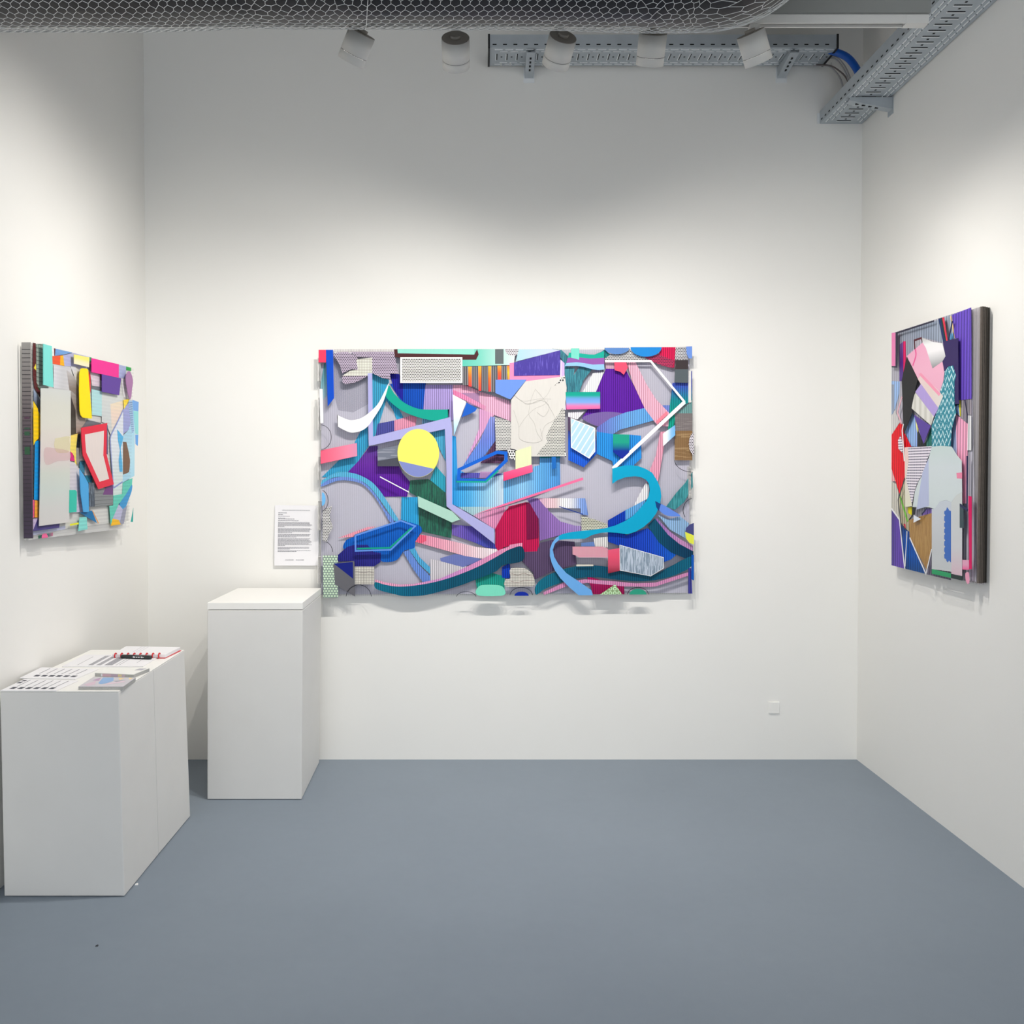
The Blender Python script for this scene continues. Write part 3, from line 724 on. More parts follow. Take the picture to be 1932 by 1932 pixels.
CENTRAL = '''
b teal:patch | gv:4f8b95;6fa6b0;9cb9c4 | P C1 75,480 110,240 130,230 140,550 105,595
b grey:panel | a:.14:8f8fa0 | P C1 205,130 545,130 545,640 400,720 250,700 215,560
b cyan:panel | p:3fa0c4 | P C1 585,335 750,400 750,520 665,800 612,960 590,960
b cyan:ribbon | p:36a2cf | S C1 680,450 700,560 790,700 830,790 895,785 850,690 790,600 740,480
b cyan:field | p:3a9fc9 | P C1 415,1010 470,910 540,860 552,1050 450,1200 345,1310 240,1358 90,1358 180,1270 260,1190 430,1155
b cyan:field | p:52abc8 | P C3 90,85 200,20 240,0 340,0 560,80 560,100 450,40 340,18 200,40 92,110
b violet:field | gv:5b3f8e;6a2fa0;5e1f9c;5a1c98 | P C1 345,1310 450,1200 560,1055 640,1050 640,1250 850,1250 885,1320 C3 960,100 930,245 700,245 640,180 560,95 450,30
b blue:field | p:0b4db4 | P C1 890,425 1115,430 1090,700 1000,700 890,640 820,530 760,440
b navy:patch | p:1d1d97 | P C1 760,340 855,345 890,430 890,610 800,500
b lavender:panel | p:a896cf | P C1 1110,450 1385,450 1385,800 1130,800 1090,690
b slate:panel | p:4c4f99 | P C1 640,832 805,800 805,905 620,952
b pink:panel | p:e393ad | P C1 805,800 960,755 1025,762 1012,860 805,905
b light blue:patch | p:7fb8dd | P C1 1080,782 1210,802 1080,842
b cyan:patch | p:4fadd4 | P C1 1150,920 1302,890 1310,1205 1240,1060
b cyan:patch | p:32a4bd | P C1 1215,1250 1310,1358 C3 1312,210 1155,80
b blue:panel | gh:2a9fe6;58b2ea;9ccdec;d9e4f2 | P C1 1375,950 1412,960 1425,1280 C3 1700,110 1800,20 1932,10 C4 10,15 10,330 C3 1850,345 1430,345 1375,320
b blue:panel | gh:6cb3e6;8cc4ee;5fa9e4;4f93d6 | P C4 0,80 280,5 C2 300,1255 355,1240 355,1160 555,1160 C4 560,130 300,240 0,330
b turquoise:shade | p:2b8b9e | P C2 355,1150 560,1150 560,1172 355,1172
b pink:field | gh:e5a5bf;e8a9c2;e2b0cb | P C1 1380,450 1500,450 1660,520 1932,605 C2 75,640 75,815 C1 1932,800 1770,740 1520,612 1380,520
b mauve:patch | a:.7:b58bb8 | P C1 1450,530 1640,530 1640,610 1700,690 1540,640
b hot pink:strip | gh:f57aa8;f08fb6;e693b6 | P C1 1385,500 1450,525 1705,660 1700,697 1530,615 1385,548
b pink:patch | gh:cf9bd0;e7a3c4 | P C1 1640,680 1790,740 1700,880 1490,1240 1560,1080 1640,880
b periwinkle:band | gv:8a93d4;6d83d6;5d8fe0 | P C1 1750,760 1795,770 1800,1000 1690,1150 1540,1235 1480,1245 1640,1015
b plum:patch | p:5d3c5a | P C1 1800,1000 1810,1100 1890,1130 1880,1222 1650,1222 1720,1125
b indigo:patch | p:5a56ad | P C3 1460,10 1640,10 1880,20 1790,50 1700,62 1460,62
b lilac:patch | a:.6:cf9fcf | P C3 1650,0 1800,0 1720,60 1640,62
b dark green:field | scd:00463a;0a6a50 | P C3 960,85 1140,72 1310,208 1318,340 1450,460 1370,500 1365,655 1080,590 1040,520 1035,250 950,200
b cyan:panel | p:2f9fd4 | P C3 875,250 1035,250 1045,535 870,470
b cyan:arch | p:5bb2d8 | S C3 90,95 180,30 300,5 430,22 560,85 640,160 720,270 800,400 845,475 800,480 720,360 620,220 520,115 400,65 250,50 150,80 92,125
b periwinkle:arch | p:7291d8 | S C3 92,120 180,70 300,50 420,68 520,120 620,225 710,370 800,480 760,495 690,370 590,220 490,125 380,92 250,88 92,145
b cyan:ribbon | p:4fa9d6 | P C3 930,740 1000,740 1050,840 1155,940 1158,1010 1050,910 980,810
b periwinkle:ribbon | p:6b8fd8 | P C3 890,790 950,770 1040,910 1158,1030 1158,1095 1090,1095 990,960
b pink:sliver | p:f19fb0 | P C3 250,652 540,545 625,540 410,620 400,640
b blue:blob | p:0e5fc0 | S C3 325,680 410,640 640,560 860,490 1040,525 1078,580 1050,620 1010,690 1000,750 900,780 850,850 790,885 690,888 650,850 500,760 310,765
b navy:blob | p:2b2a85 | P C3 248,820 340,740 410,720 540,720 600,790 672,800 668,890 600,935 410,935 405,880 250,885
b violet:band | gh:7660b4;5a4cae;5252b0 | P C3 1370,520 1600,540 1790,700 1790,720 1600,700 1375,622
b indigo:patch | p:4a4fb0 | P C3 1600,700 1690,665 1800,720 1830,765 1700,745
b pink:patch | gh:cfa5c4;de93b8;d083ad | P C3 1580,430 1900,340 1890,420 1800,560 1790,565
b mint:patch | gh:8fc5cc;c9d6dd | P C3 1430,345 1850,345 1580,430
b off-white:panel | p:cfcbd0 | P C3 1160,860 1500,930 1640,960 1500,1000 1250,1075 1160,1092
b periwinkle:patch | a:.8:7482c8 | P C3 1255,852 1400,810 1600,840 1680,870 1480,940 1262,882
b pink:ribbon | gh:f08aa6;f0a0b8;efb6c4;f3d8de;f2eef0 | P C3 1010,690 1060,620 1130,630 1400,690 1600,740 1830,765 1845,790 1700,862 1500,830 1200,745
>b coral:end | p:f2617f | P C3 1012,690 1060,622 1120,628 1120,680 1070,705
b violet:stripe | p:5a47a8 | P C3 1890,420 1800,560 1805,590 1920,470
b magenta:field | p:c01650 | P C4 40,345 220,300 255,305 345,465 350,745 330,785 190,800 185,700 0,745 C3 1840,800 1800,740 1800,560 1885,400 1932,350
b teal:patch | gv:0f8a7e;27a794 | P C3 1600,1050 1740,990 1890,1030 1890,1165 1620,1160
b blue:patch | p:0a3bb0 | P C3 1865,940 1932,905 C4 65,915 67,1052 C3 1865,1045
b plum:field | p:5a4868 | P C4 185,790 330,785 360,700 480,672 700,690 720,910 620,940 480,980 310,1062 290,990 230,930 180,880
b violet:field | gh:7d5f9f;8a66ad;9b77bd;a992cc | P C4 225,262 400,262 440,380 560,490 700,530 770,535 770,600 560,625 355,680 348,465 255,310
b pink:panel | gh:e0a8c8;e7bfcb;f0c8cc;f0f0f0;e8e8f0;8ba8e0;6f93da | P C4 340,262 805,262 835,430 760,420 760,362 560,358 420,358
b crimson:shade | p:7c1044 | P C4 222,300 260,310 345,465 345,652 228,670
b lavender:panel | p:8a86a0 | P C2 960,130 1000,225 990,320 900,330 880,200
b purple:field | p:5c1a9c | P C2 1010,290 1200,290 1395,685 1180,760 935,862 770,782 830,690 910,520
b violet:veil | a:.45:a08ac8 | S C2 780,785 850,740 1000,715 1180,735 1050,800 940,860
b pale pink:veil | a:.7:e3b8cc | P C2 1000,225 1200,225 1200,295 1010,290
b blue:arc | gh:6a6fc0;6aa2e0;5fa6e6 | P C2 920,870 1050,780 1200,722 1390,678 1480,800 1300,850 1150,890 1080,935 920,930
b periwinkle:patch | p:6f84cc | P C2 1565,650 1640,650 1640,745 1600,720
b blue:field | p:2a8fe0 | P C2 918,910 1080,935 1240,940 1355,950 1360,1170 1280,1245 1080,1245 1070,1200 920,1130
b pink:band | p:eeafc3 | P C2 1215,225 1300,225 1400,430 1500,590 1650,745 1640,860 1520,855 1390,680 1270,420
b teal:stroke | scd:0a6678;2a8a98 | P C2 480,92 570,105 640,170 620,270 700,285 690,380 640,520 622,520 600,300 570,190
b teal:stroke | scd:0a6678;2a8a98 | P C2 998,100 960,125 900,150 760,250 700,340 655,430 635,520 745,520 790,400 870,300 990,180
b white:stripe | p:f2f2f4 | P C2 880,335 990,322 910,522 780,522
b white:patch | p:eeeaf0 | P C2 635,720 800,712 725,792 635,762
b plum:shade | p:5b4a66 | P C2 635,762 905,870 915,982 637,975
b blue:hexagon | gv:3a3f80;1f62d8;1d62da;1c55cc | P C2 637,900 910,960 918,1130 790,1262 638,1190
b indigo:strip | gv:5560b0;3d54b8;128a90;0b9a86;0a9c84 | P C2 1680,430 1858,310 1858,600 1700,710 1680,850 1620,900 1640,640 1665,430
b sage:strip | p:6d9a98 | P C2 1735,705 1858,612 1858,730 1690,730
b taupe:panel | sch:7a7170;8d8583 | P C2 1685,730 1860,730 1860,902 1700,902
b brown:panel | sch:8a683e;a5855a | P C2 1688,902 1860,902 1860,1192 1685,1192
b pink:strip | p:ea9db4 | P C2 1545,912 1622,908 1580,1050 1560,1180 C4 1525,90 1400,110 1440,0 C2 1440,1292 1500,1150
b white:strip | p:e9e6e8 | P C4 1400,110 1432,130 1425,262 1285,335 1330,240
b crimson:panel | p:d81c52 | P C2 1555,78 1695,78 1682,285 1530,140
b crimson:print | chk:d4205f;3a0a30 | P C2 1390,175 1530,150 1682,210 1665,287 1560,258 1460,218
b checked:print | chk:e6e4e6;2c2c30 | P C2 1695,78 1800,75 1822,205 1688,205
b checked:print | chk:e8e6e4;26262a | P C2 995,190 1060,150 1240,90 1290,150 1450,212 1000,218
b teal:patch | p:157a78 | P C2 993,100 1050,150 998,190
b teal:stroke | scd:1d7a80;3c9aa0 | P C4 1862,0 1865,150 1780,300 1690,375 1600,345 1700,210 1790,110
b light blue:panel | p:8fb4d8 | P C4 1520,425 1620,470 1740,440 1830,510 1790,590 1800,660 1640,570
b blue:panel | p:0b3cb0 | P C4 1028,480 1200,380 1200,750 1030,690
b light blue:panel | p:64a6dc | P C4 1200,380 1405,275 1335,400 1200,480
b blue:field | gh:1238b0;1b4bc4;1160c8 | P C4 1200,630 1420,555 1560,680 1720,800 1650,865 1580,890 1570,845 1200,742
b white:patch | p:dcdad8 | P C4 885,655 1025,640 1028,745 905,745
b blue:patch | a:.8:6b8fd0 | P C4 765,700 890,690 900,735 765,735
b lilac:band | gh:8064a4;a878b8;c08ab8;b383b5 | P C4 1500,450 1560,510 1640,590 1750,670 1865,730 1865,790 1730,715 1620,625 1520,540
b dark teal:swoosh | gh:085470;064060;063858 | P C4 1420,530 1490,460 1540,520 1620,620 1730,710 1870,785 1870,850 1780,850 1650,795 1530,695
b magenta:patch | gv:a8135a;8c0a48 | P C4 820,1030 1000,1080 1188,1112 1192,1208 880,1208 860,1130
b pink:edge | p:cf8ab4 | P C4 390,1190 600,1090 800,1060 1100,1080 1300,1100 1500,1092 1850,980 1850,1015 1500,1130 1450,1135 1190,1130 820,1095 640,1122 400,1215
b dark teal:swoosh | gh:107088;085470;064a64;07506a;0e6480 | S C4 310,1140 370,1060 480,1000 620,952 800,922 1030,938 1180,985 1450,1020 1620,945 1845,835 1852,930 1700,1015 1500,1068 1300,1080 1100,1062 900,1040 700,1055 520,1110 400,1160 322,1212
b indigo:strip | p:3f3f8f | P C4 1820,950 1848,950 1860,1200 1818,1200
b pink:edge | gh:e8a2bb;dd9cc0;c88cc8;d890b8;e58fb0 | P C3 615,1062 720,1092 860,1112 1000,1105 1250,1055 1500,945 1700,845 1840,770 1932,738 C4 60,720 C4 185,700 C4 185,760 60,790 C3 1850,830 1600,970 1250,1110 900,1150 620,1100
b dark teal:swoosh | gh:10708a;0a6080;06506a;06506c;043c54 | S C3 615,1088 720,1115 860,1132 1050,1115 1250,1075 1450,1010 1650,925 1850,815 C4 60,765 185,738 190,875 0,920 C3 1800,985 1600,1065 1450,1122 1250,1182 1080,1220 900,1226 800,1205 680,1175 615,1145
f grid:print | pla:e8e6e2;8a7f86 | P C1 210,100 800,100 802,135 212,135
f dotted:print | dots:c7b6cd;2a2030 | P C1 370,125 800,125 845,340 760,340 768,392 690,385 587,335 585,180 440,175
f dotted:print | dots:c9b8cf;2a2030 | P C1 203,160 240,128 345,125 430,170 450,200 430,215 460,300 380,295 290,335 265,250
f grid:print | pla:e6e6da;8f8a80 | P C1 430,200 585,180 585,335 540,360 290,362 370,310 445,300
f dotted:print | dots:c9b8cf;2a2030 | P C1 290,362 540,362 470,402 400,432 320,442 295,428
f mint:panel | gh:5cc2ae;78cab8;a9d5cc;d6dedc | P C1 1475,97 1795,97 C2 0,95 120,97 C2 100,255 0,255 C1 1475,267
f mint:panel | p:8ed8c8 | P C1 835,96 1592,96 1592,150 835,138
f brown:strip | p:4a2528 | P C1 800,100 835,98 838,140 1590,152 1620,98 1635,150 1610,202 1470,202 1470,180 850,182 810,175
f striped:print | sv:3c3a40;7e7c80:.0102:.45 | P C1 1475,270 1932,262 C2 100,258 100,400 0,400 C1 1932,520 1750,520 1700,515 1640,500 1560,455 1475,452
f orange:bar | gv:f7b13a;f2702e;ea3c44 | P C1 1531,270 1566,270 1566,470 1536,462
f orange:bar | gv:f7b13a;f2702e;ea3c44 | P C1 1630,265 1662,265 1660,512 1634,505
f orange:bar | gv:f7b13a;f2702e;ea3c44 | P C1 1728,265 1758,265 1756,515 1732,515
f orange:bar | gv:f7a13a;f2602e;ea3c44 | P C1 1820,260 1858,260 1856,400 1824,400
f orange:bar | gv:f77a3a;f2c02e;ea8c44 | P C2 35,260 62,260 62,400 40,400
f grey:square | p:5d6668 | P C1 1797,97 1880,97 1880,242 1797,242
f dotted:disc | dots:e8dfe6;1c1420 | E C2 93,95,80,68,180,360
f pink:patch | p:f08ab4 | P C2 60,235 103,230 103,362 560,350 550,372 220,415 60,400
f pale:patch | gh:a7cfd8;bccfe0;c9cede | P C2 150,100 480,95 560,108 120,220
f lilac:strip | gh:f3e9f6;c8a8e6;d8c2ea | P C2 562,200 600,235 602,520 615,700 600,690 548,660
f white:sketch | p:d2cfca | P C2 75,600 215,415 550,372 604,362 622,480 605,690 600,1152 280,1156 110,1085 72,1078
f checked:print | chk:e4e2da;34343a | P C2 570,680 606,690 604,1147 330,1142 360,1090 430,1020 420,960 440,900 500,800 550,720
f checked:print | chk:e2e0dc;34343a | P C1 1795,770 1932,800 C2 72,820 70,1088 0,1090 C1 1805,1100
f checked:print | chk:f2f0ee;16161a:.012 | P C2 38,1088 112,1095 116,1192 60,1172
f checked:print | chk:dedcd8;16161a:.012 | P C2 500,460 560,395 606,350 600,405
f checked:print | chk:f2f0ee;16161a:.012 | P C2 604,1100 618,1120 615,1170 604,1150
~f pencil:line | p:a8a6a2 | LS .0009 C2 100,540 190,610 330,590 470,590
~f pencil:line | p:a8a6a2 | LS .0009 C2 150,870 210,780 300,690 400,645 440,600
~f pencil:line | p:a8a6a2 | LS .0009 C2 470,470 420,560 330,620 210,640
~f pencil:line | p:a8a6a2 | LS .0009 C2 310,500 270,600 250,740 300,820 330,920 380,1000
~f pencil:line | p:a8a6a2 | LS .0009 C2 310,490 380,570 470,700 500,790 410,850 370,960
~f pencil:line | p:a8a6a2 | LS .0009 C2 100,700 150,860 160,980 280,1020 380,990 360,880
~f pencil:line | p:a8a6a2 | LS .0009 C2 110,560 240,640 360,600 450,660 400,760 330,720
f blue:strip | p:0a4cc4 | P C1 130,105 200,105 210,580 148,662
f red:square | p:f23f62 | P C1 58,105 130,105 130,228 58,228
f white:bar | p:f2f2f2 | P C1 65,490 97,490 105,825 75,828
f pink:bar | gh:f0607f;f0718c;ee84a0;d98fb0 | P C1 78,1095 435,1022 438,1150 78,1228
f checked:frame | p:f0eeec | P C1 862,178 1474,178 1474,431 862,431
>f checked:print | chk:eceae6;101014:.0078 | P C1 880,190 1460,190 1460,414 880,414
f teal:swoosh | p:0a9f8c | S C1 750,455 800,530 880,610 980,665 1090,692 1326,693 1330,694 1333,768 1329,770 1215,802 1060,775 900,715 790,640 715,550
f white:triangle | gv:f6f4f6;f2f0f4;cfe6f4;90cdf0 | P C1 1380,545 1512,615 1392,950
f blue:patch | p:1b5cc0 | P C1 1515,625 1620,680 1600,710 1540,740 1465,770
f grey:panel | sch:6c7282;8a8e9c | P C1 637,1085 862,1040 862,1165 640,1200
f dark grey:panel | p:4b4d58 | P C1 640,1200 862,1160 862,1252 637,1252
f lavender:frame | p:aaaadc | P C1 542,335 586,335 594,960 1360,766 1374,900 C3 1375,320 1790,565 1792,712 1318,340 C1 1318,1300 1302,885 552,1052
f white:swoosh | p:f4f4f4 | S C1 246,748 247,749 340,790 400,796 480,775 560,720 640,640 700,530 750,432 722,540 680,650 600,780 540,860 470,905 380,920 300,890 250,861 248,860 247,800
f violet:quadrilateral | scr:2e1090;5a4ab8 | P C2 103,230 560,108 556,352 103,361
f cornflower:patch | p:6a90e0 | P C1 1800,400 1932,398 C2 227,398 70,590 C1 1932,588 1800,530
f mint:square | p:62c8b6 | P C2 665,90 747,90 747,205 665,185
f light blue:wave | p:90bfee | P C2 603,265 625,225 720,222 800,230 880,245 990,240 995,297 940,305 870,295 790,272 720,262
f purple:wave | p:8f55a5 | P C2 617,235 635,180 760,178 850,188 993,180 994,245 880,250 790,235 720,226
f teal:wave | p:12a894 | P C2 634,182 645,132 760,140 845,150 900,152 990,118 993,182 850,190 760,180
f mint:square | p:76d2c0 | P C2 667,92 745,92 745,202 667,182
f banded:panel | gv:0a9a88;0ca08e;6a9cdc;7aa4e0;d878ae;dd62a0 | P C2 612,520 952,518 952,685 620,692
f coral:patch | p:f0506e | P C2 1092,218 1205,215 1225,280 1185,350 1150,320 1095,305
f coral:edge | p:ee7f92 | P C2 1500,812 1605,710 1622,735 1520,832
f white:square outline | p:f6f6f6 | L .010 C2 1000,215 1450,215 1785,620
f white:square outline | p:f6f6f6 | L .0165 C2 1785,618 1078,1275
f teal:patch | gv:1a9c84;1a9c84;0f2f94;14249a | P C2 1080,935 1240,940 1238,1115 1168,1180 1080,1110
f striped:hexagon | dia:aed2ea;f6f8fa | P C2 665,780 900,875 900,1105 845,1172 668,1065
>f white:edge | p:f2f4f6 | K .0035 C2 665,780 900,875 900,1105 845,1172 668,1065
f blue:half disc | p:5a86c4 | E C2 1117,85,122,62,180,360
f blue:half disc | p:1f86d4 | E C2 1405,78,153,94,180,360
f cornflower:patch | p:6d92dc | P C2 1800,72 1858,70 1858,188 1825,190 1805,140
f brown:square | p:3e3638 | P C2 1700,205 1820,205 1820,295 1690,295
f grey:square | p:565f64 | P C2 1690,295 1820,295 1816,430 1685,426
f blue and white:patch | gh:f0f2f2;e8f0f4;8cc0ea;6ab0e8 | P C2 1570,930 1690,845 1692,945 1572,1055
f dotted:disc | dots:eae4ec;1c1420 | E C2 1875,1030,48,108,90,270
f pale yellow:strip | p:dfe3b8 | P C2 118,1100 272,1052 276,1240 118,1282
f hot pink:bar | gv:f06a98;e8356c | P C4 0,8 C2 280,1235 288,1308 C4 0,92
f blue:tab | p:1a66b8 | P C2 475,1160 517,1160 519,1270 480,1280
f blue:pentagon outline | p:1060cc | K .0155 C1 1442,1285 1815,1113 1902,1122 1905,1195 1705,1392 1436,1392
>f teal:edge | p:15a08e | L .008 C3 1415,98 1705,100 1830,-12
f pink:line | p:ec6f9c | P C3 1580,425 C4 0,318 780,56 787,80 0,338
f white:line | p:f6f6f6 | L .0045 C3 662,50 950,202
f navy:line | p:183a90 | L .004 C4 550,343 785,420
f mint:strip | p:a9d2c2 | P C3 1035,240 1372,390 1452,470 1370,500 1040,345
f silver:mosaic | dots:7c9088;cfe6c8:.0135 | P C3 100,825 245,825 250,1240 105,1243
f checked:print | chk:e4e2e0;303036 | P C3 97,380 190,335 165,440 200,550 160,610 140,690 97,680
f light blue:half disc | p:6fb8ee | E C3 92,270,34,66,-90,90
f grid:print | pla:ddd9d0;6a6660 | P C3 415,935 606,935 606,1110 415,1110
>f brown:line | p:6b5560 | LS .0012 C3 415,980 500,992 560,985 606,1000
f grey:triangle | p:66666c | P C3 203,905 400,880 410,885 417,1230 220,1110
>f navy:triangle | p:14207c | P C3 207,905 396,890 398,1055
f cornflower:pentagon outline | p:5f90e0 | K .0075 C3 420,628 868,482 1010,535 768,770 422,780
>f teal:edge | p:10a080 | L .0075 C3 437,758 760,750 975,552
f grid:print | pla:ddd9d0;6a6660 | S C4 70,955 200,950 262,985 295,1030 305,1120 200,1130 20,1130 20,1062 66,1050
>f brown:line | p:7b5550 | LS .0015 C4 75,1000 140,1020 200,1000 250,1020 300,1030
>f brown:line | p:7b5550 | LS .0015 C4 70,1080 140,1090 220,1070 300,1075
f navy:half disc | p:0f2c9c | E C4 178,1222,70,40,0,180
f teal:half disc | p:2f9c80 | E C4 1325,1210,84,55,0,180
f mint:blob | p:7cdcc0 | S C3 1620,1150 1670,1117 1840,1120 1890,1160 1890,1212 1800,1225 1645,1222 1605,1190
f green:triangle | rng:86a070;c8ecc0 | P C4 1100,1110 1168,1208 950,1210
f checked:print | chk:dcdcc8;44443c | P C4 768,435 900,470 1020,515 1028,548 880,572 768,582
f pink grid:print | inv:e8e2e4;c83a70 | P C4 680,738 970,738 1028,755 1028,845 740,845 725,830 680,815
f coral:panel | gv:e05878;e2506e;c94a66;7f2434 | P C4 1030,770 1145,752 1147,975 1030,1002
f scratched:panel | scd:b8c4d4;7c8ea0 | P C4 1145,722 1577,845 1577,950 1450,1028 1148,970
>f white:edge | p:e8ecf0 | K .0022 C4 1145,722 1577,845 1577,950 1450,1028 1148,970
f pale yellow:strip | p:dcd6c8 | P C4 718,915 885,915 885,930 718,932
f blue:strip | p:0a55b4 | P C4 1852,820 1876,820 1876,1072 1850,1060
f cornflower:half moon | p:6088de | S C4 1548,318 1650,372 1742,432 1680,440 1610,432 1560,405 1533,370
f navy:half disc | p:474a80 | P C4 1875,505 1835,520 1800,555 1790,592 1875,627
f yellow:half disc | p:dfe44c | P C4 1788,592 1875,627 1875,716 1830,700 1800,660
f light blue:ribbon | p:6aa8e4 | P C4 549,630 520,650 480,700 458,760 457,830 475,900 505,970 560,1050 650,1140 740,1217 880,1217 866,1168 740,1080 620,1000 540,910 500,840 485,770 508,705 548,672
f cyan:ribbon | p:02a0c8 | P C4 1072,-30 1072,120 1120,85 1200,55 1290,45 1350,52 1400,76 1432,115 1442,180 1430,240 1405,290 1330,380 1270,440 1200,485 1100,530 1000,558 880,572 720,588 640,600 580,615 545,632 545,672 620,664 800,660 835,645 870,625 960,602 1040,597 1120,602 1220,617 1300,592 1380,545 1450,485 1505,410 1540,330 1555,240 1545,160 1515,90 1465,10 1400,-28 1330,-55 1250,-64 1180,-60 1120,-45
f navy:sliver | p:12407c | P C4 1493,288 1550,318 1530,385 1505,350
f yellow:disc | p:f4ee6a | E C1 1040,1122,205,238
>f lavender:disc segment | p:7f8ac4 | E C1 1040,1122,203,236,199,319
f black:arc | p:22222c | A .0022 C1 75,965,108,122,-85,85
f black:arc | p:22222c | A .0022 C3 85,285,66,102,-85,80
f black:arc | p:22222c | A .0022 C3 100,790,95,105,0,75
f black:arc | p:22222c | A .0022 C3 453,1240,125,125,5,175
f black:arc | p:22222c | A .0022 C3 1512,1240,98,58,10,170
f black:arc | p:22222c | A .0022 C4 175,1222,112,82,5,175
f black:arc | p:22222c | A .0022 C4 1325,1215,105,75,5,175
f black:arc | p:22222c | A .0022 C4 1875,380,105,118,100,215
f black:arc | p:22222c | A .0022 C2 1865,1190,178,120,180,270
'''
lay(A, CENTRAL, .024, .0546, .00032, .00009, .001, .0022)

# ---------------- landscape piece on the left wall
XLF = XL + .045
pa = atX(62, 1011, XLF)
c0 = Vector((XL + .012, pa.y, pa.z - .01))
B_ = Art((c0.x, c0.y, c0.z), math.radians(90 - 2.2), 'colourful landscape collage artwork with a red angular outline and yellow tongue, on the left wall', .0145, False)
wF = .034
cl = [(62, 1019), (244, 997), (252.5, 694), (62, 646)]
clearL = flute_mat('clear_sheet_side', .0145, 'h', (.96, .96, .965), (1, 1, 1), (.01, .0), 'f0f0f0')
solidL = flute_mat('clear_sheet_back', .0145, 'h', (.94, .94, .94), (.99, .99, .99), (.4, .3), 'f4f4f2')
panel(B_, 'clear_sheet', cl, wF, .004, .008, solidL)
panel(B_, 'clear_sheet', cl, wF, .016, .019, solidL)
panel(B_, 'clear_sheet', cl, wF, .031, .034, clearL)
for zz in (.1, .5):
    m = MB(); m.box((.80, -.006, zz), (.84, .0422, zz + .05), plain('white_spacer', 'e6e4e0', .5)); m.build('wall_cleat', B_.t)
    m = MB(); m.box((.03, -.006, zz), (.07, .0128, zz + .05), plain('white_spacer', 'e6e4e0', .5)); m.build('wall_cleat', B_.t)
# left end: ribbed ends of the stacked sheets, shadow inside them painted dark
p0 = B_.uv(62, 1019, wF); p1 = B_.uv(62, 646, wF)
endm = grad_mat(['aaa6a2', '8f8886', '6f6468', '5a4f5a', '4c424e', '51465a'], 'v')
m = MB(); zz0, zz1 = p0[1] + .006, p1[1] - .002
m.box((p0[0] - .001, -.0335, zz0), (p0[0] + .004, -.002, zz1), endm)
n = int((zz1 - zz0) / .0145)
for i in range(n): z = zz0 + i * .0145; m.box((p0[0] - .002, -.033, z), (p0[0] - .0005, -.003, z + .0018), plain('gap_shade', '2c2830', .6))
m.build('sheet_edge', B_.t)
for (z0, z1, h) in ((.405, .42, '2f5c40'), (.43, .436, '3a5c48'), (.33, .36, '2a5c3c'), (.47, .478, '5a3a50')):
    m = MB(); hh = zz1 - zz0; m.box((p0[0] - .003, -.028, zz0 + hh * z0 * 1.3), (p0[0] - .0018, -.010, zz0 + hh * z1 * 1.3 if z1 * 1.3 < 1 else zz1 - .002), plain('edge_paint', h, .6)); m.build('edge_paint', B_.t)
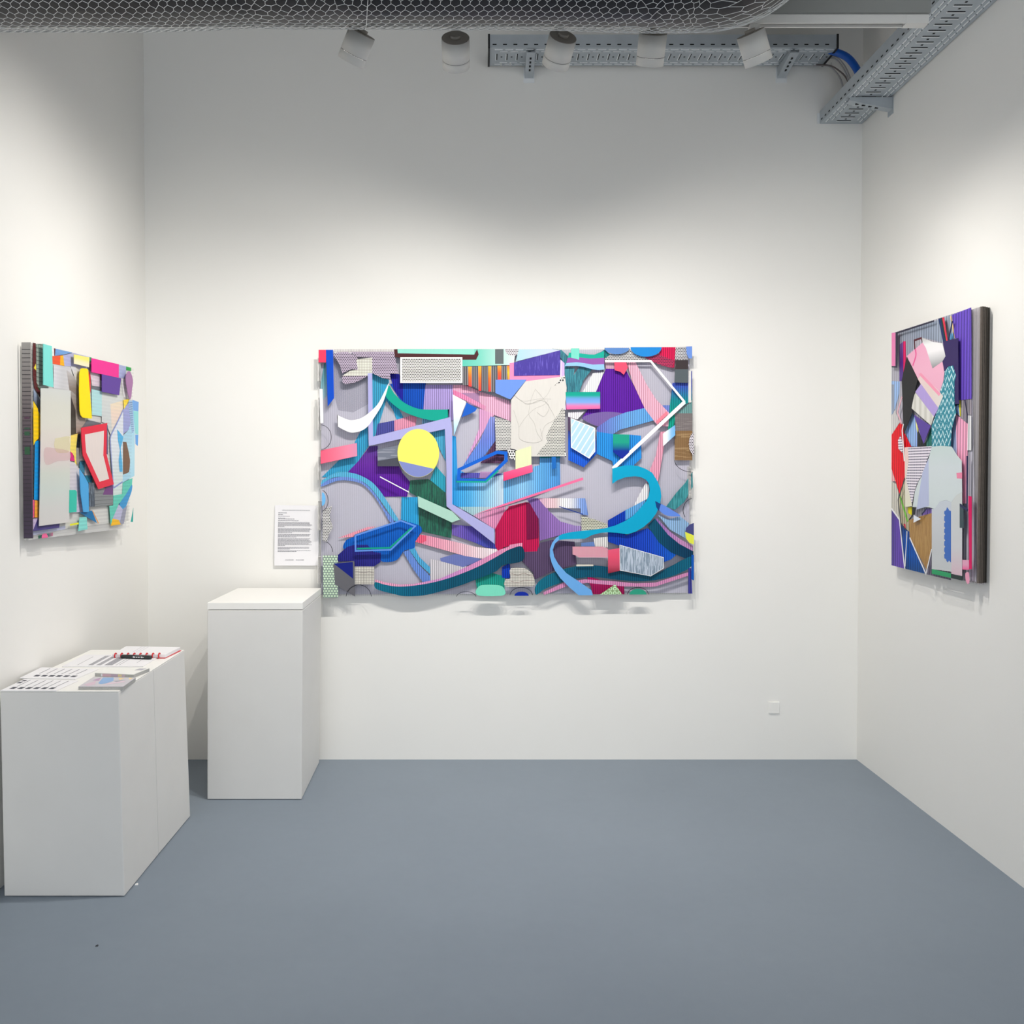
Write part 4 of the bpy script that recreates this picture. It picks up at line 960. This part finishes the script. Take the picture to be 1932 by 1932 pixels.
LEFT = '''
b pale:field | p:d4d4d0 | P L1 300,260 1680,575 L2 1640,1180 380,1340 L1 330,1000
b lavender:strip | p:c6cae2 | P L2 248,1340 720,1250 720,1300 248,1392
b white:strip | p:efefec | P L1 520,255 575,290 575,400 525,400
>b maroon:strip | p:6a2a38 | P L1 555,285 578,290 580,400 558,395
b light blue:triangle | p:6f9fd8 | P L1 578,292 830,350 570,400
b dark:line | p:3a3f58 | L .003 L1 575,402 700,385 820,358
b orange:patch | p:f0582a | P L1 530,400 690,390 712,545 530,510
b yellow:patch | p:fbb616 | P L1 650,395 690,390 712,545 645,530
b lavender:panel | p:b2b4dc | P L1 690,390 840,355 1100,420 1050,560 935,600 880,560 820,550 708,545
b green:patch | p:2c9c62 | P L1 1075,415 1108,425 1102,492 1075,480
b grey:panel | p:77797c | P L1 1060,515 1105,520 1105,630 1030,580
b lavender:panel | p:adb4dc | P L1 1500,525 1608,550 1600,730 1500,715
b white:panel | p:e8e6e6 | P L1 1535,725 1605,735 1640,1020 1570,1000
b green:patch | p:1ea64a | P L1 1608,552 1682,570 1682,617 1608,605
b slate:patch | gv:9fb0cc;6d7688;63666e | P L1 260,880 310,960 360,1060 362,1260 310,1130 260,1050
b dark red:strip | p:5c1e20 | P L1 250,205 290,212 303,600 312,820 355,900 355,1010 270,860 250,700
b sage:panel | pla:9cab9f;5f6a64:.0145 | P L1 292,225 400,222 400,832 330,832 300,790
b yellow:triangle | p:f0dc3c | P L1 262,575 292,510 298,610
b green:patch | p:2a6a3a | P L1 300,820 355,880 350,900
b pale:panel | gh:dcdce2;c9c9cc;d2d0d2 | P L1 550,525 810,570 800,905 550,870
b white:curl | gv:dcdce0;cfccca;d8d8de | P L1 800,550 870,555 925,640 925,900 860,720
b grey:feather | gv:c4c0c0;8c8078;84766c | P L1 740,600 850,700 925,880 935,1120 880,1060 790,950 760,760
b brown:feather | gv:a5a09c;8d7f74;9f938a;bba79a | P L1 800,900 890,985 930,1130 1040,1400 1020,1430 950,1440 935,1530 880,1522 870,1180 820,1160
b dark:panel | gv:3a2c34;3c342c;4c463c | P L1 800,980 840,1105 868,1185 878,1545 798,1545
b red:sliver | p:e2262c | P L1 1055,620 1088,665 1092,900 1078,970
b pink-white:panel | pla:e2d2dc;d0bcca:.0145 | P L1 1082,635 1232,665 1252,852 1110,830
b grey:strip | p:71747c | P L1 1108,830 1258,862 1258,907 1110,882
b magenta:tab | p:7a1c52 | P L1 1230,665 1255,670 1250,760 1232,750
b aqua:panel | p:b2dde0 | P L1 1105,882 1255,915 1252,1278 1110,1258
b white:panel | gv:d8dbd8;cfd4d4;d0d2cc | P L1 1255,925 1505,975 1572,985 1567,1200 1385,1560 1320,1390 1252,1360
b cream:patch | gv:f0e2c4;efd8c8;e6dcd0 | P L1 1378,1100 1560,1050 1565,1200 1400,1480
b grey:panel | p:6c7078 | P L1 1042,1330 1245,1375 1242,1390 960,1450
b yellow:patch | gv:fde06a;f7e06c;f4da5c | P L1 795,1560 905,1528 900,1600 L2 880,100 885,420 865,400 848,230 790,165
b navy:patch | p:161c2c | P L1 900,1540 940,1535 L2 932,115 880,110
b magenta:patch | p:e0287e | P L2 795,168 830,200 862,312 795,305
b taupe:strip | p:9a948e | P L2 880,115 932,115 930,300 905,380 880,300
b lilac:panel | gv:d8d2d4;d6d0da;d0c8de | P L2 785,310 860,330 900,400 930,420 985,1050 785,1060
b pale:panel | p:dedcd8 | P L2 938,115 990,230 1012,302 935,302
b teal:patch | p:3b7f9c | P L2 930,310 1006,310 1000,492 930,432
b grey:patch | p:b5b3b8 | P L2 1005,302 1112,515 1003,517
b teal:patch | p:1f7894 | P L2 1003,515 1116,520 1110,625 1058,642
b white:panel | gv:dfe4ec;dde4ea;d2e2dc | P L1 1390,1560 1565,1185 L2 1565,0 1555,790 1420,812 1420,690 1385,0
b lavender:line | p:8e9bd0 | LS .007 L1 1568,1180 1480,1370 1388,1560 L2 1380,60 1400,350 1425,700
b lavender:line | p:8e9bd0 | L .007 L2 1425,700 1555,612
b lavender:panel | gv:a5a9da;9aa2d4 | P L1 1568,1180 1645,1080 1672,1390 1640,1480 1567,1535
b blue:panel | gv:8fc0e8;a8d4ea;b6dcea;a6d4ea | P L1 1640,1480 1675,1390 1655,1050 1710,1050 1735,1530 L2 1728,525 1560,620 1558,20 L1 1565,1560
b indigo:streaks | sh:5f80b4;a5c4e0:.008:.6 | P L1 1640,1055 1695,1050 1722,1500 1692,1525 1652,1180
b brown:oval | p:7c5c46 | P L2 1562,28 1612,32 1645,180 1665,300 1660,400 1650,468 1610,490 1562,506
b cyan:leaf | p:54b2e2 | P L1 1480,1470 1567,1580 L2 1550,40 1528,120 1552,340 1555,465 1515,465 1500,300 1520,150 1490,0
b light blue:panel | p:78a8e4 | P L1 1702,1040 1790,1070 1786,1205 1715,1195
b aqua:panel | p:92d8da | P L1 1715,1200 1786,1205 1786,1545 1742,1535
b blue:panel | p:6aa6e6 | P L1 1742,1545 1786,1548 L2 1778,88 1745,60
b aqua:panel | p:62ccb8 | P L2 1420,812 1550,790 1560,625 1700,555 1692,680 1600,860 1500,930 1382,1240 1362,965 1420,952
b blue:ribbon | p:3f9ad4 | S L2 1690,655 1690,740 1640,880 1595,990 1555,1010 1512,935 1600,800
b lavender:band | p:bcbcd8 | P L2 1500,940 1560,1010 1520,1222 1410,1152
b grey:band | p:9a9cb0 | P L2 1560,1010 1622,960 1575,1222 1512,1222
b yellow:patch | p:fbc01c | P L2 1412,1150 1500,1165 1530,1232 1385,1252
b teal:triangle | p:1ea49c | P L2 1712,990 1708,1195 1675,1195
b yellow:corner | gv:fbd41c;f5e05c | P L1 1570,1040 1662,1025 1620,1100 1577,1175
b yellow:strip | p:fbcf04 | P L1 256,1055 322,1170 332,1600 290,1640 258,1700
b dark yellow:strip | p:cfae10 | P L1 322,1200 365,1280 357,1530 332,1600
b blue:bar | gh:08a0e8;0a90d8;066aa8 | P L2 280,30 310,10 357,15 347,877 265,872
b pink:strip | p:f05c8a | P L2 248,870 272,880 266,1135 248,1130
b orange:strip | gh:f8a03c;fba838;b08c3c;b09a50 | P L2 278,880 350,892 345,1132 275,1130
b lavender:patch | p:c6b4d4 | P L2 248,1150 325,1140 292,1262 248,1320
b indigo:corner | p:4a3f80 | P L2 325,1130 342,1255 640,1213 632,1280 245,1332
b dark green:patch | gh:2e6a4a;1f4e5c;2a6a6a;c06a8a | P L2 325,1395 540,1350 540,1400 330,1440
b pink:blob | p:f06a9c | S L2 385,1385 415,1365 450,1370 468,1420 425,1430 380,1432
b aqua:panel | p:86dcd4 | P L2 930,1130 1032,1120 1046,1302 910,1330
b lime:strip | p:e6e62a | P L2 790,1225 915,1203 917,1230 790,1252
b blue:triangle | p:0a72ac | P L2 930,1060 1110,1030 1185,1215
b orange:line | p:d89a5c | L .006 L2 1118,1035 1205,1215
b grey:ribs | sh:7e8284;5c6064:.0145:.16 | P L2 1150,640 1270,700 1416,700 1416,946 1110,972
b purple:patch | p:73447e | P L2 1312,680 1416,640 1416,800 1267,800
f yellow:panel | gv:f2e478;f2e478;efe4b8;efe6c4 | P L1 850,375 1072,420 1067,562 850,512
f magenta:panel | p:ea3092 | P L1 1105,430 1502,520 1500,716 1105,635
f purple:panel | p:5f4098 | P L1 1257,665 1535,727 1507,972 1257,920
f mauve:blob | p:a878a6 | S L1 1650,620 1690,680 1708,780 1695,870 1682,1000 1655,1020 1618,860 1605,700
f yellow:tongue | p:f8dc00 | P L1 945,590 965,578 1035,584 1055,600 1085,1000 1110,1312 975,1298 945,1260 932,1200 924,900 930,650
f frosted:panel | gv:c9ccca;cfcfc6;d3d2c8;d6cfc8;d6c9c8;c9cec6;c6cfca;ccccca;cfccca | P L1 365,868 550,872 800,905 800,1545 L2 790,170 780,1200 340,1256 350,870 362,0
f pale yellow:wash | a:.4:f2eab0 | S L1 590,1600 770,1570 785,1622 L2 785,160 700,190 600,180 560,90 570,0
f pale pink:wash | a:.3:e6b8be | S L2 420,130 560,120 780,170 780,290 600,310 440,360
f aqua:strip | p:7cd8d0 | P L1 400,222 525,255 548,857 400,820
f teal:tongue | p:34bca8 | P L2 785,730 865,728 890,755 886,1050 780,1060
f blue:leaf | p:4aa2dc | P L2 930,425 990,510 1060,642 1066,1048 985,1052 945,780
f dark:ribs | scr:2c3a4c;8c9cac | P L2 1062,620 1142,625 1152,972 1070,972
f blush:panel | p:dcd0cc | P L1 985,1510 1300,1460 L2 1290,210 1385,590 1225,650 1005,210 L1 990,1600
f red:angular outline | p:dc2a42 | K .028 L1 980,1495 1310,1432 L2 1299,215 1395,608 1212,665 1002,205 L2 985,0
f dark:shadow gap | p:5a4a70 | P L1 1328,1400 1338,1410 L2 1342,212 1322,205
'''
lay(B_, LEFT, .0195, wF + .0002, .00016, .0004, .0006, .002)

# ---------------- portrait piece on the right wall
wR = .050
c0 = atX(1858, 1108, XR)
Rr = Art((XR - .0005, c0.y, c0.z), math.radians(-90), 'tall portrait collage artwork with teal herringbone shape and thick stacked edge, right wall', .02)
clR = [(1682, 1066), (1842, 1103), (1842, 577), (1682, 630)]
fr = flute_mat('clear_sheet_right', .02, 'v', (.96, .96, .97), (1, 1, 1), (.0, .0), 'eeeef0')
frb = flute_mat('clear_sheet_right_back', .02, 'v', (.8, .79, .8), (.92, .91, .9), (.5, .35), 'cfcbce')
def shr(w0, w1, dx, mat, top=0, bot=0):
    p = [Rr.uv(x, y, wR) for x, y in clR]
    p = [(p[0][0], p[0][1]), (p[1][0] - dx, p[1][1] + bot), (p[2][0] - dx, p[2][1] - top), (p[3][0], p[3][1])]
    m = MB(); m.prism(p, -w1, -w0, mat); m.build('clear_sheet', Rr.t)
    return p
pR = shr(.003, .010, .024, frb, .008)
shr(.016, .023, .012, frb, .0, 0)
shr(.028, .034, .004, frb, .003, 0)
shr(.0455, .0495, .0, fr, .004, 0)
pR = [(p_[0], p_[1]) for p_ in (Rr.uv(x, y, wR) for x, y in clR)]
sm = plain('smoky_edge', '4a4038', .35, var=.5, scale=60); smd = plain('dark_edge', '221f18', .45, var=.3, scale=50)
xe_ = pR[1][0]; zb_, zt_ = pR[1][1], pR[2][1]
for w0, w1, dx, mt in ((.002, .015, .022, smd), (.015, .027, .012, sm), (.027, .0445, .003, plain('smoky_edge_light', '6b6058', .35, var=.5, scale=60))):
    m = MB(); m.box((xe_ - dx - .004, -w1, zb_ + .004), (xe_ - dx, -w0, zt_ - .006), mt)
    for k in range(int((w1 - w0) / .006)): yy = -(w0 + .002 + k * .006); m.box((xe_ - dx, yy - .0012, zb_ + .004), (xe_ - dx + .0012, yy, zt_ - .006), smd if mt is not smd else sm)
    m.build('sheet_edge', Rr.t)
RIGHT = '''
b grey:field | p:b4b2bc | P R1 143,380 1108,70 R2 1130,1480 137,1285
b grey-blue:wash | gh:9ea4b0;8f9aac;a4b0c0 | P R1 220,380 710,215 790,185 865,155 905,440 760,490 520,430 415,465 410,570 320,660 240,500 215,800
b purple:strip | gv:7a5a9c;5a2c88;5a3c90 | P R1 240,515 285,480 285,880 270,960 238,960
b red-pink:strip | p:e02468 | P R1 283,475 313,475 318,680 300,800 285,885
b maroon:line | p:5c1f2c | L .008 R1 425,575 418,465 503,436 527,495
b cream:line | p:e2c48c | L .008 R1 858,170 880,270 905,440
b light blue:patch | p:6aa8d8 | P R1 845,380 890,380 905,442 832,465
b light blue:panel | p:9fbfea | P R1 143,958 240,965 235,1110 182,1300 143,1370
b grey:patch | p:98a2b4 | P R1 143,1000 172,1000 172,1310 150,1350
b pale:patch | p:d6d4d2 | P R1 182,1310 240,1462 143,1612 143,1380
b light blue:field | gh:5a98d0;8fb4e6;9cc0ec;8fa6e0 | P R1 395,1345 420,1400 460,1560 455,1755 375,1752 310,1575
b yellow:sliver | p:e8e48a | P R1 430,1430 468,1540 455,1600
b light blue:field | gh:a8bce4;9fb8e0;b4b8dc | P R1 900,1365 930,1370 935,1860 860,1850 865,1540
b grey:flutes | gh:a8a0a8;8c8690;7c7880;a49ca4 | P R1 980,1190 1110,1175 1112,1370 1072,1370 1065,1478 985,1392
b light blue:patch | p:9ab8ec | P R1 912,1260 965,1250 970,1382 925,1345
b yellow:line | p:e2d83a | P R1 955,1192 982,1190 984,1392 970,1382
b teal:bar | p:2a5c70 | P R1 912,1240 962,1232 962,1252 914,1258
b navy:line | p:33304a | L .006 R1 1032,1190 1062,1370 1063,1475
b pink:panel | gh:eaa0bc;f0a8c4;ea9fba | P R1 922,1362 1065,1478 1062,1932 R2 1020,560 960,560 955,440 900,100 R1 935,1860
b white:bar | p:dcdcdc | P R1 1070,1375 1110,1380 1112,1800 1062,1800
b purple:panel | p:674cba | P R1 875,155 1108,65 1112,1175 960,1192 950,440 912,442
b green:patch | p:2f7a6c | P R1 560,1690 630,1510 632,1756 560,1756
b dark green:patch | p:2a2e30 | P R1 455,1580 470,1570 530,1720 556,1700 556,1756 455,1756
b red:patch | p:ea1224 | P R1 240,1470 275,1482 292,1580 380,1756 300,1766 R2 290,0 290,245 232,452 137,150 R1 143,1612
b blush:patch | p:e8b4b4 | P R2 137,160 185,300 137,300
b pale:flutes | p:d0ccc0 | P R2 137,300 190,330 222,450 213,522 237,745 137,628
b beige:flutes | p:bcb496 | P R2 290,268 300,600 375,602 380,692 342,745 342,892 250,795 213,522
b purple:patch | gh:4c4088;6a4cb4;6446b0 | P R2 137,630 235,760 285,1326 137,1286
b blue:field | gv:0c3c80;0650a8;0656b0;0a4888 | P R2 245,790 300,862 345,893 360,990 540,1388 300,1328
b brown:field | scd:a5793c;b8904e | P R2 342,755 612,668 610,1080 545,1335 350,962
b violet:patch | p:7c64b0 | P R2 500,690 548,620 612,618 612,672 490,705
b yellow:patch | p:ece014 | P R2 328,605 378,600 374,697 330,672
b grey:shade | p:6a6478 | P R2 560,1370 608,1180 612,1385 835,1440 835,1462 545,1392
b green:line | p:78c24c | L .011 R2 237,480 325,770
b red:dot | p:e02a50 | P R2 275,800 296,800 302,862
f pink:bar | p:ec86b8 | P R1 143,375 190,370 186,777 143,777
f navy:frame | p:2a2a3e | P R1 190,368 655,220 656,238 215,382 211,797 143,792 143,778 192,779
f navy:stripe | p:182e5c | P R1 710,203 742,193 797,480 767,484
f green:stripe | p:14382e | P R1 740,194 758,189 810,477 795,480
f red:stripe | p:d8324c | P R1 757,189 778,184 822,472 808,478
f navy:line | p:26284c | L .008 R1 880,230 832,465
f indigo:panel | p:33255c | P R1 765,480 950,438 956,1190 967,1236 912,1242 905,930 920,900 890,770 825,780 785,842 760,720 797,655
f black:polygon | p:232326 | P R1 325,665 460,935 380,1280 397,1335 290,1602 265,950
f pale pink:polygon | gv:eaa8c4;ecb0c8;e8acc4 | P R1 330,655 520,490 560,560 640,805 760,722 782,870 765,1000 728,1092 690,1090 462,932
f silver:curl | gv:b8babc;eeeeee;f0eef0;c8c8ca;8a8c90 | P R1 520,490 510,432 580,460 640,484 700,492 757,500 797,657 758,722 640,806 560,560
f blush:strip | gh:e6cccc;e0cfc8;dcd8d4 | P R1 460,932 500,1000 715,1290 770,1142 690,1050 500,890
f pink:bar | p:ee9ab4 | P R1 468,872 500,860 738,1110 718,1142
f red-pink:line | p:e85c98 | LS .009 R1 430,570 437,650 400,772
f lavender:band | p:b09cd8 | P R1 430,1090 500,995 712,1290 655,1392
f white:panel | sv:dcdad4;c8c6be:.045:.45 | P R1 415,1140 432,1100 655,1390 622,1500 385,1290
f violet:triangle | p:5a449a | P R1 413,1368 617,1502 530,1722
f teal:herringbone | zig:0e8296;c6e6ea | P R1 830,785 885,770 925,900 905,965 905,1240 925,1350 872,1540 856,1756 630,1756 628,1510 700,1310 770,1142 728,1092 782,930 786,842
f pink:line | p:e2b0bc | L .009 R1 268,1150 212,1340 262,1478
f white:line | p:f0f0f0 | L .007 R1 285,1480 270,1560 296,1932
f dotted:sliver | typ:f0e8f0;2c2450 | P R1 250,1622 270,1700 276,1832 225,1782 220,1680
f cream:panel | gv:ecc8c4;e8d4cc;e4dcd0;e4e2c8 | P R1 300,1766 345,1760 R2 345,60 310,270 378,592 297,600
f dotted:print | typ:ece4ee;241c50 | P R1 340,1766 630,1750 628,1802 577,1900 R2 525,190 455,300 412,420 380,582 308,270 340,60
f black:line | p:303038 | LS .005 R2 575,20 525,190 455,300 412,420 378,585
f frosted:panel | gv:c4d4d2;cfd8dc;d0dadc;ced8da | P R1 630,1756 740,1745 870,1756 935,1860 R2 960,60 965,430 900,460 840,545 780,520 700,540 645,625 570,603 385,600 412,420 455,300 525,190 577,20
f lavender:panel | p:b6bedc | P R2 500,200 572,30 577,590 430,632 462,430
f navy:line | p:2a3050 | L .006 R2 490,690 545,620
f black:triangle | p:23282a | P R2 385,603 422,610 410,692 378,697
f white:triangle | p:dfe6ee | P R2 400,698 482,742 395,786
f pink:tab | p:ea8aa8 | P R2 900,200 965,195 965,268 905,265
f pale grey:panel | gv:c4ccd6;c8ccd2;c4c8cc;c6cacc | P R2 610,622 645,625 700,540 780,522 840,547 840,1362 610,1330
f pale grey:panel | gv:ccd2d0;ccd0d2;cfd0d4;d8bcc8 | P R2 840,547 900,460 965,432 965,1412 840,1386
f blue:chain | p:3f6cbc | P R2 790,603 808,625 812,640 836,648 836,1256 812,1230 800,1255 782,1235 778,1215 758,1205 755,1160 768,1145 755,1120 758,1080 770,1070 755,1050 757,1005 770,995 755,975 757,930 770,920 755,900 757,860 770,850 755,830 757,790 770,780 755,760 757,710 770,700 755,680 757,650 778,640
f green:bar | p:2e9c66 | P R2 610,1330 836,1382 836,1436 610,1386
f dark green:bar | p:2a3a3a | P R2 836,1386 966,1416 966,1466 836,1436
f slate:bar | p:44545a | P R2 938,560 981,580 986,846 938,846
f navy:line | p:2a3054 | L .01 R2 940,575 1031,640
f navy:line | p:2a3054 | L .008 R2 1025,0 1022,620
f hot pink:bar | p:dc1060 | P R2 1040,470 1078,480 1078,1332 1050,1332
f pink:panel | gv:e4a4c0;e4a4c0;ec5c98 | P R2 970,1222 1046,1226 1046,1342 970,1336
f pink:blob | p:eca0bc | S R2 1005,1385 1022,1368 1042,1375 1050,1440 1048,1495 1025,1500 1008,1450
f white:border | p:e6e6ea | L .007 R2 137,622 228,748 290,1328
f white:border | p:e6e6ea | L .005 R2 318,885 295,1300
f white:border | p:e6e6ea | L .006 R2 350,962 540,1388 608,1100
f black:outline | p:44464c | L .006 R2 292,265 213,520 245,795 300,862
'''
lay(Rr, RIGHT, .0345, .0497, .00024, .0001, .0008, .0012)
# ------------------------------------------------------------ light and view
w = bpy.data.worlds.new('world'); S.world = w; w.use_nodes = True
w.node_tree.nodes['Background'].inputs[0].default_value = (.92, .955, 1.0, 1); w.node_tree.nodes['Background'].inputs[1].default_value = 1.7
S.view_settings.view_transform = 'Standard'; S.view_settings.look = 'None'; S.view_settings.gamma = 1; S.view_settings.exposure = 0.13
S.view_settings.use_curve_mapping = False
try: S.cycles.transparent_max_bounces = 24
except Exception: pass
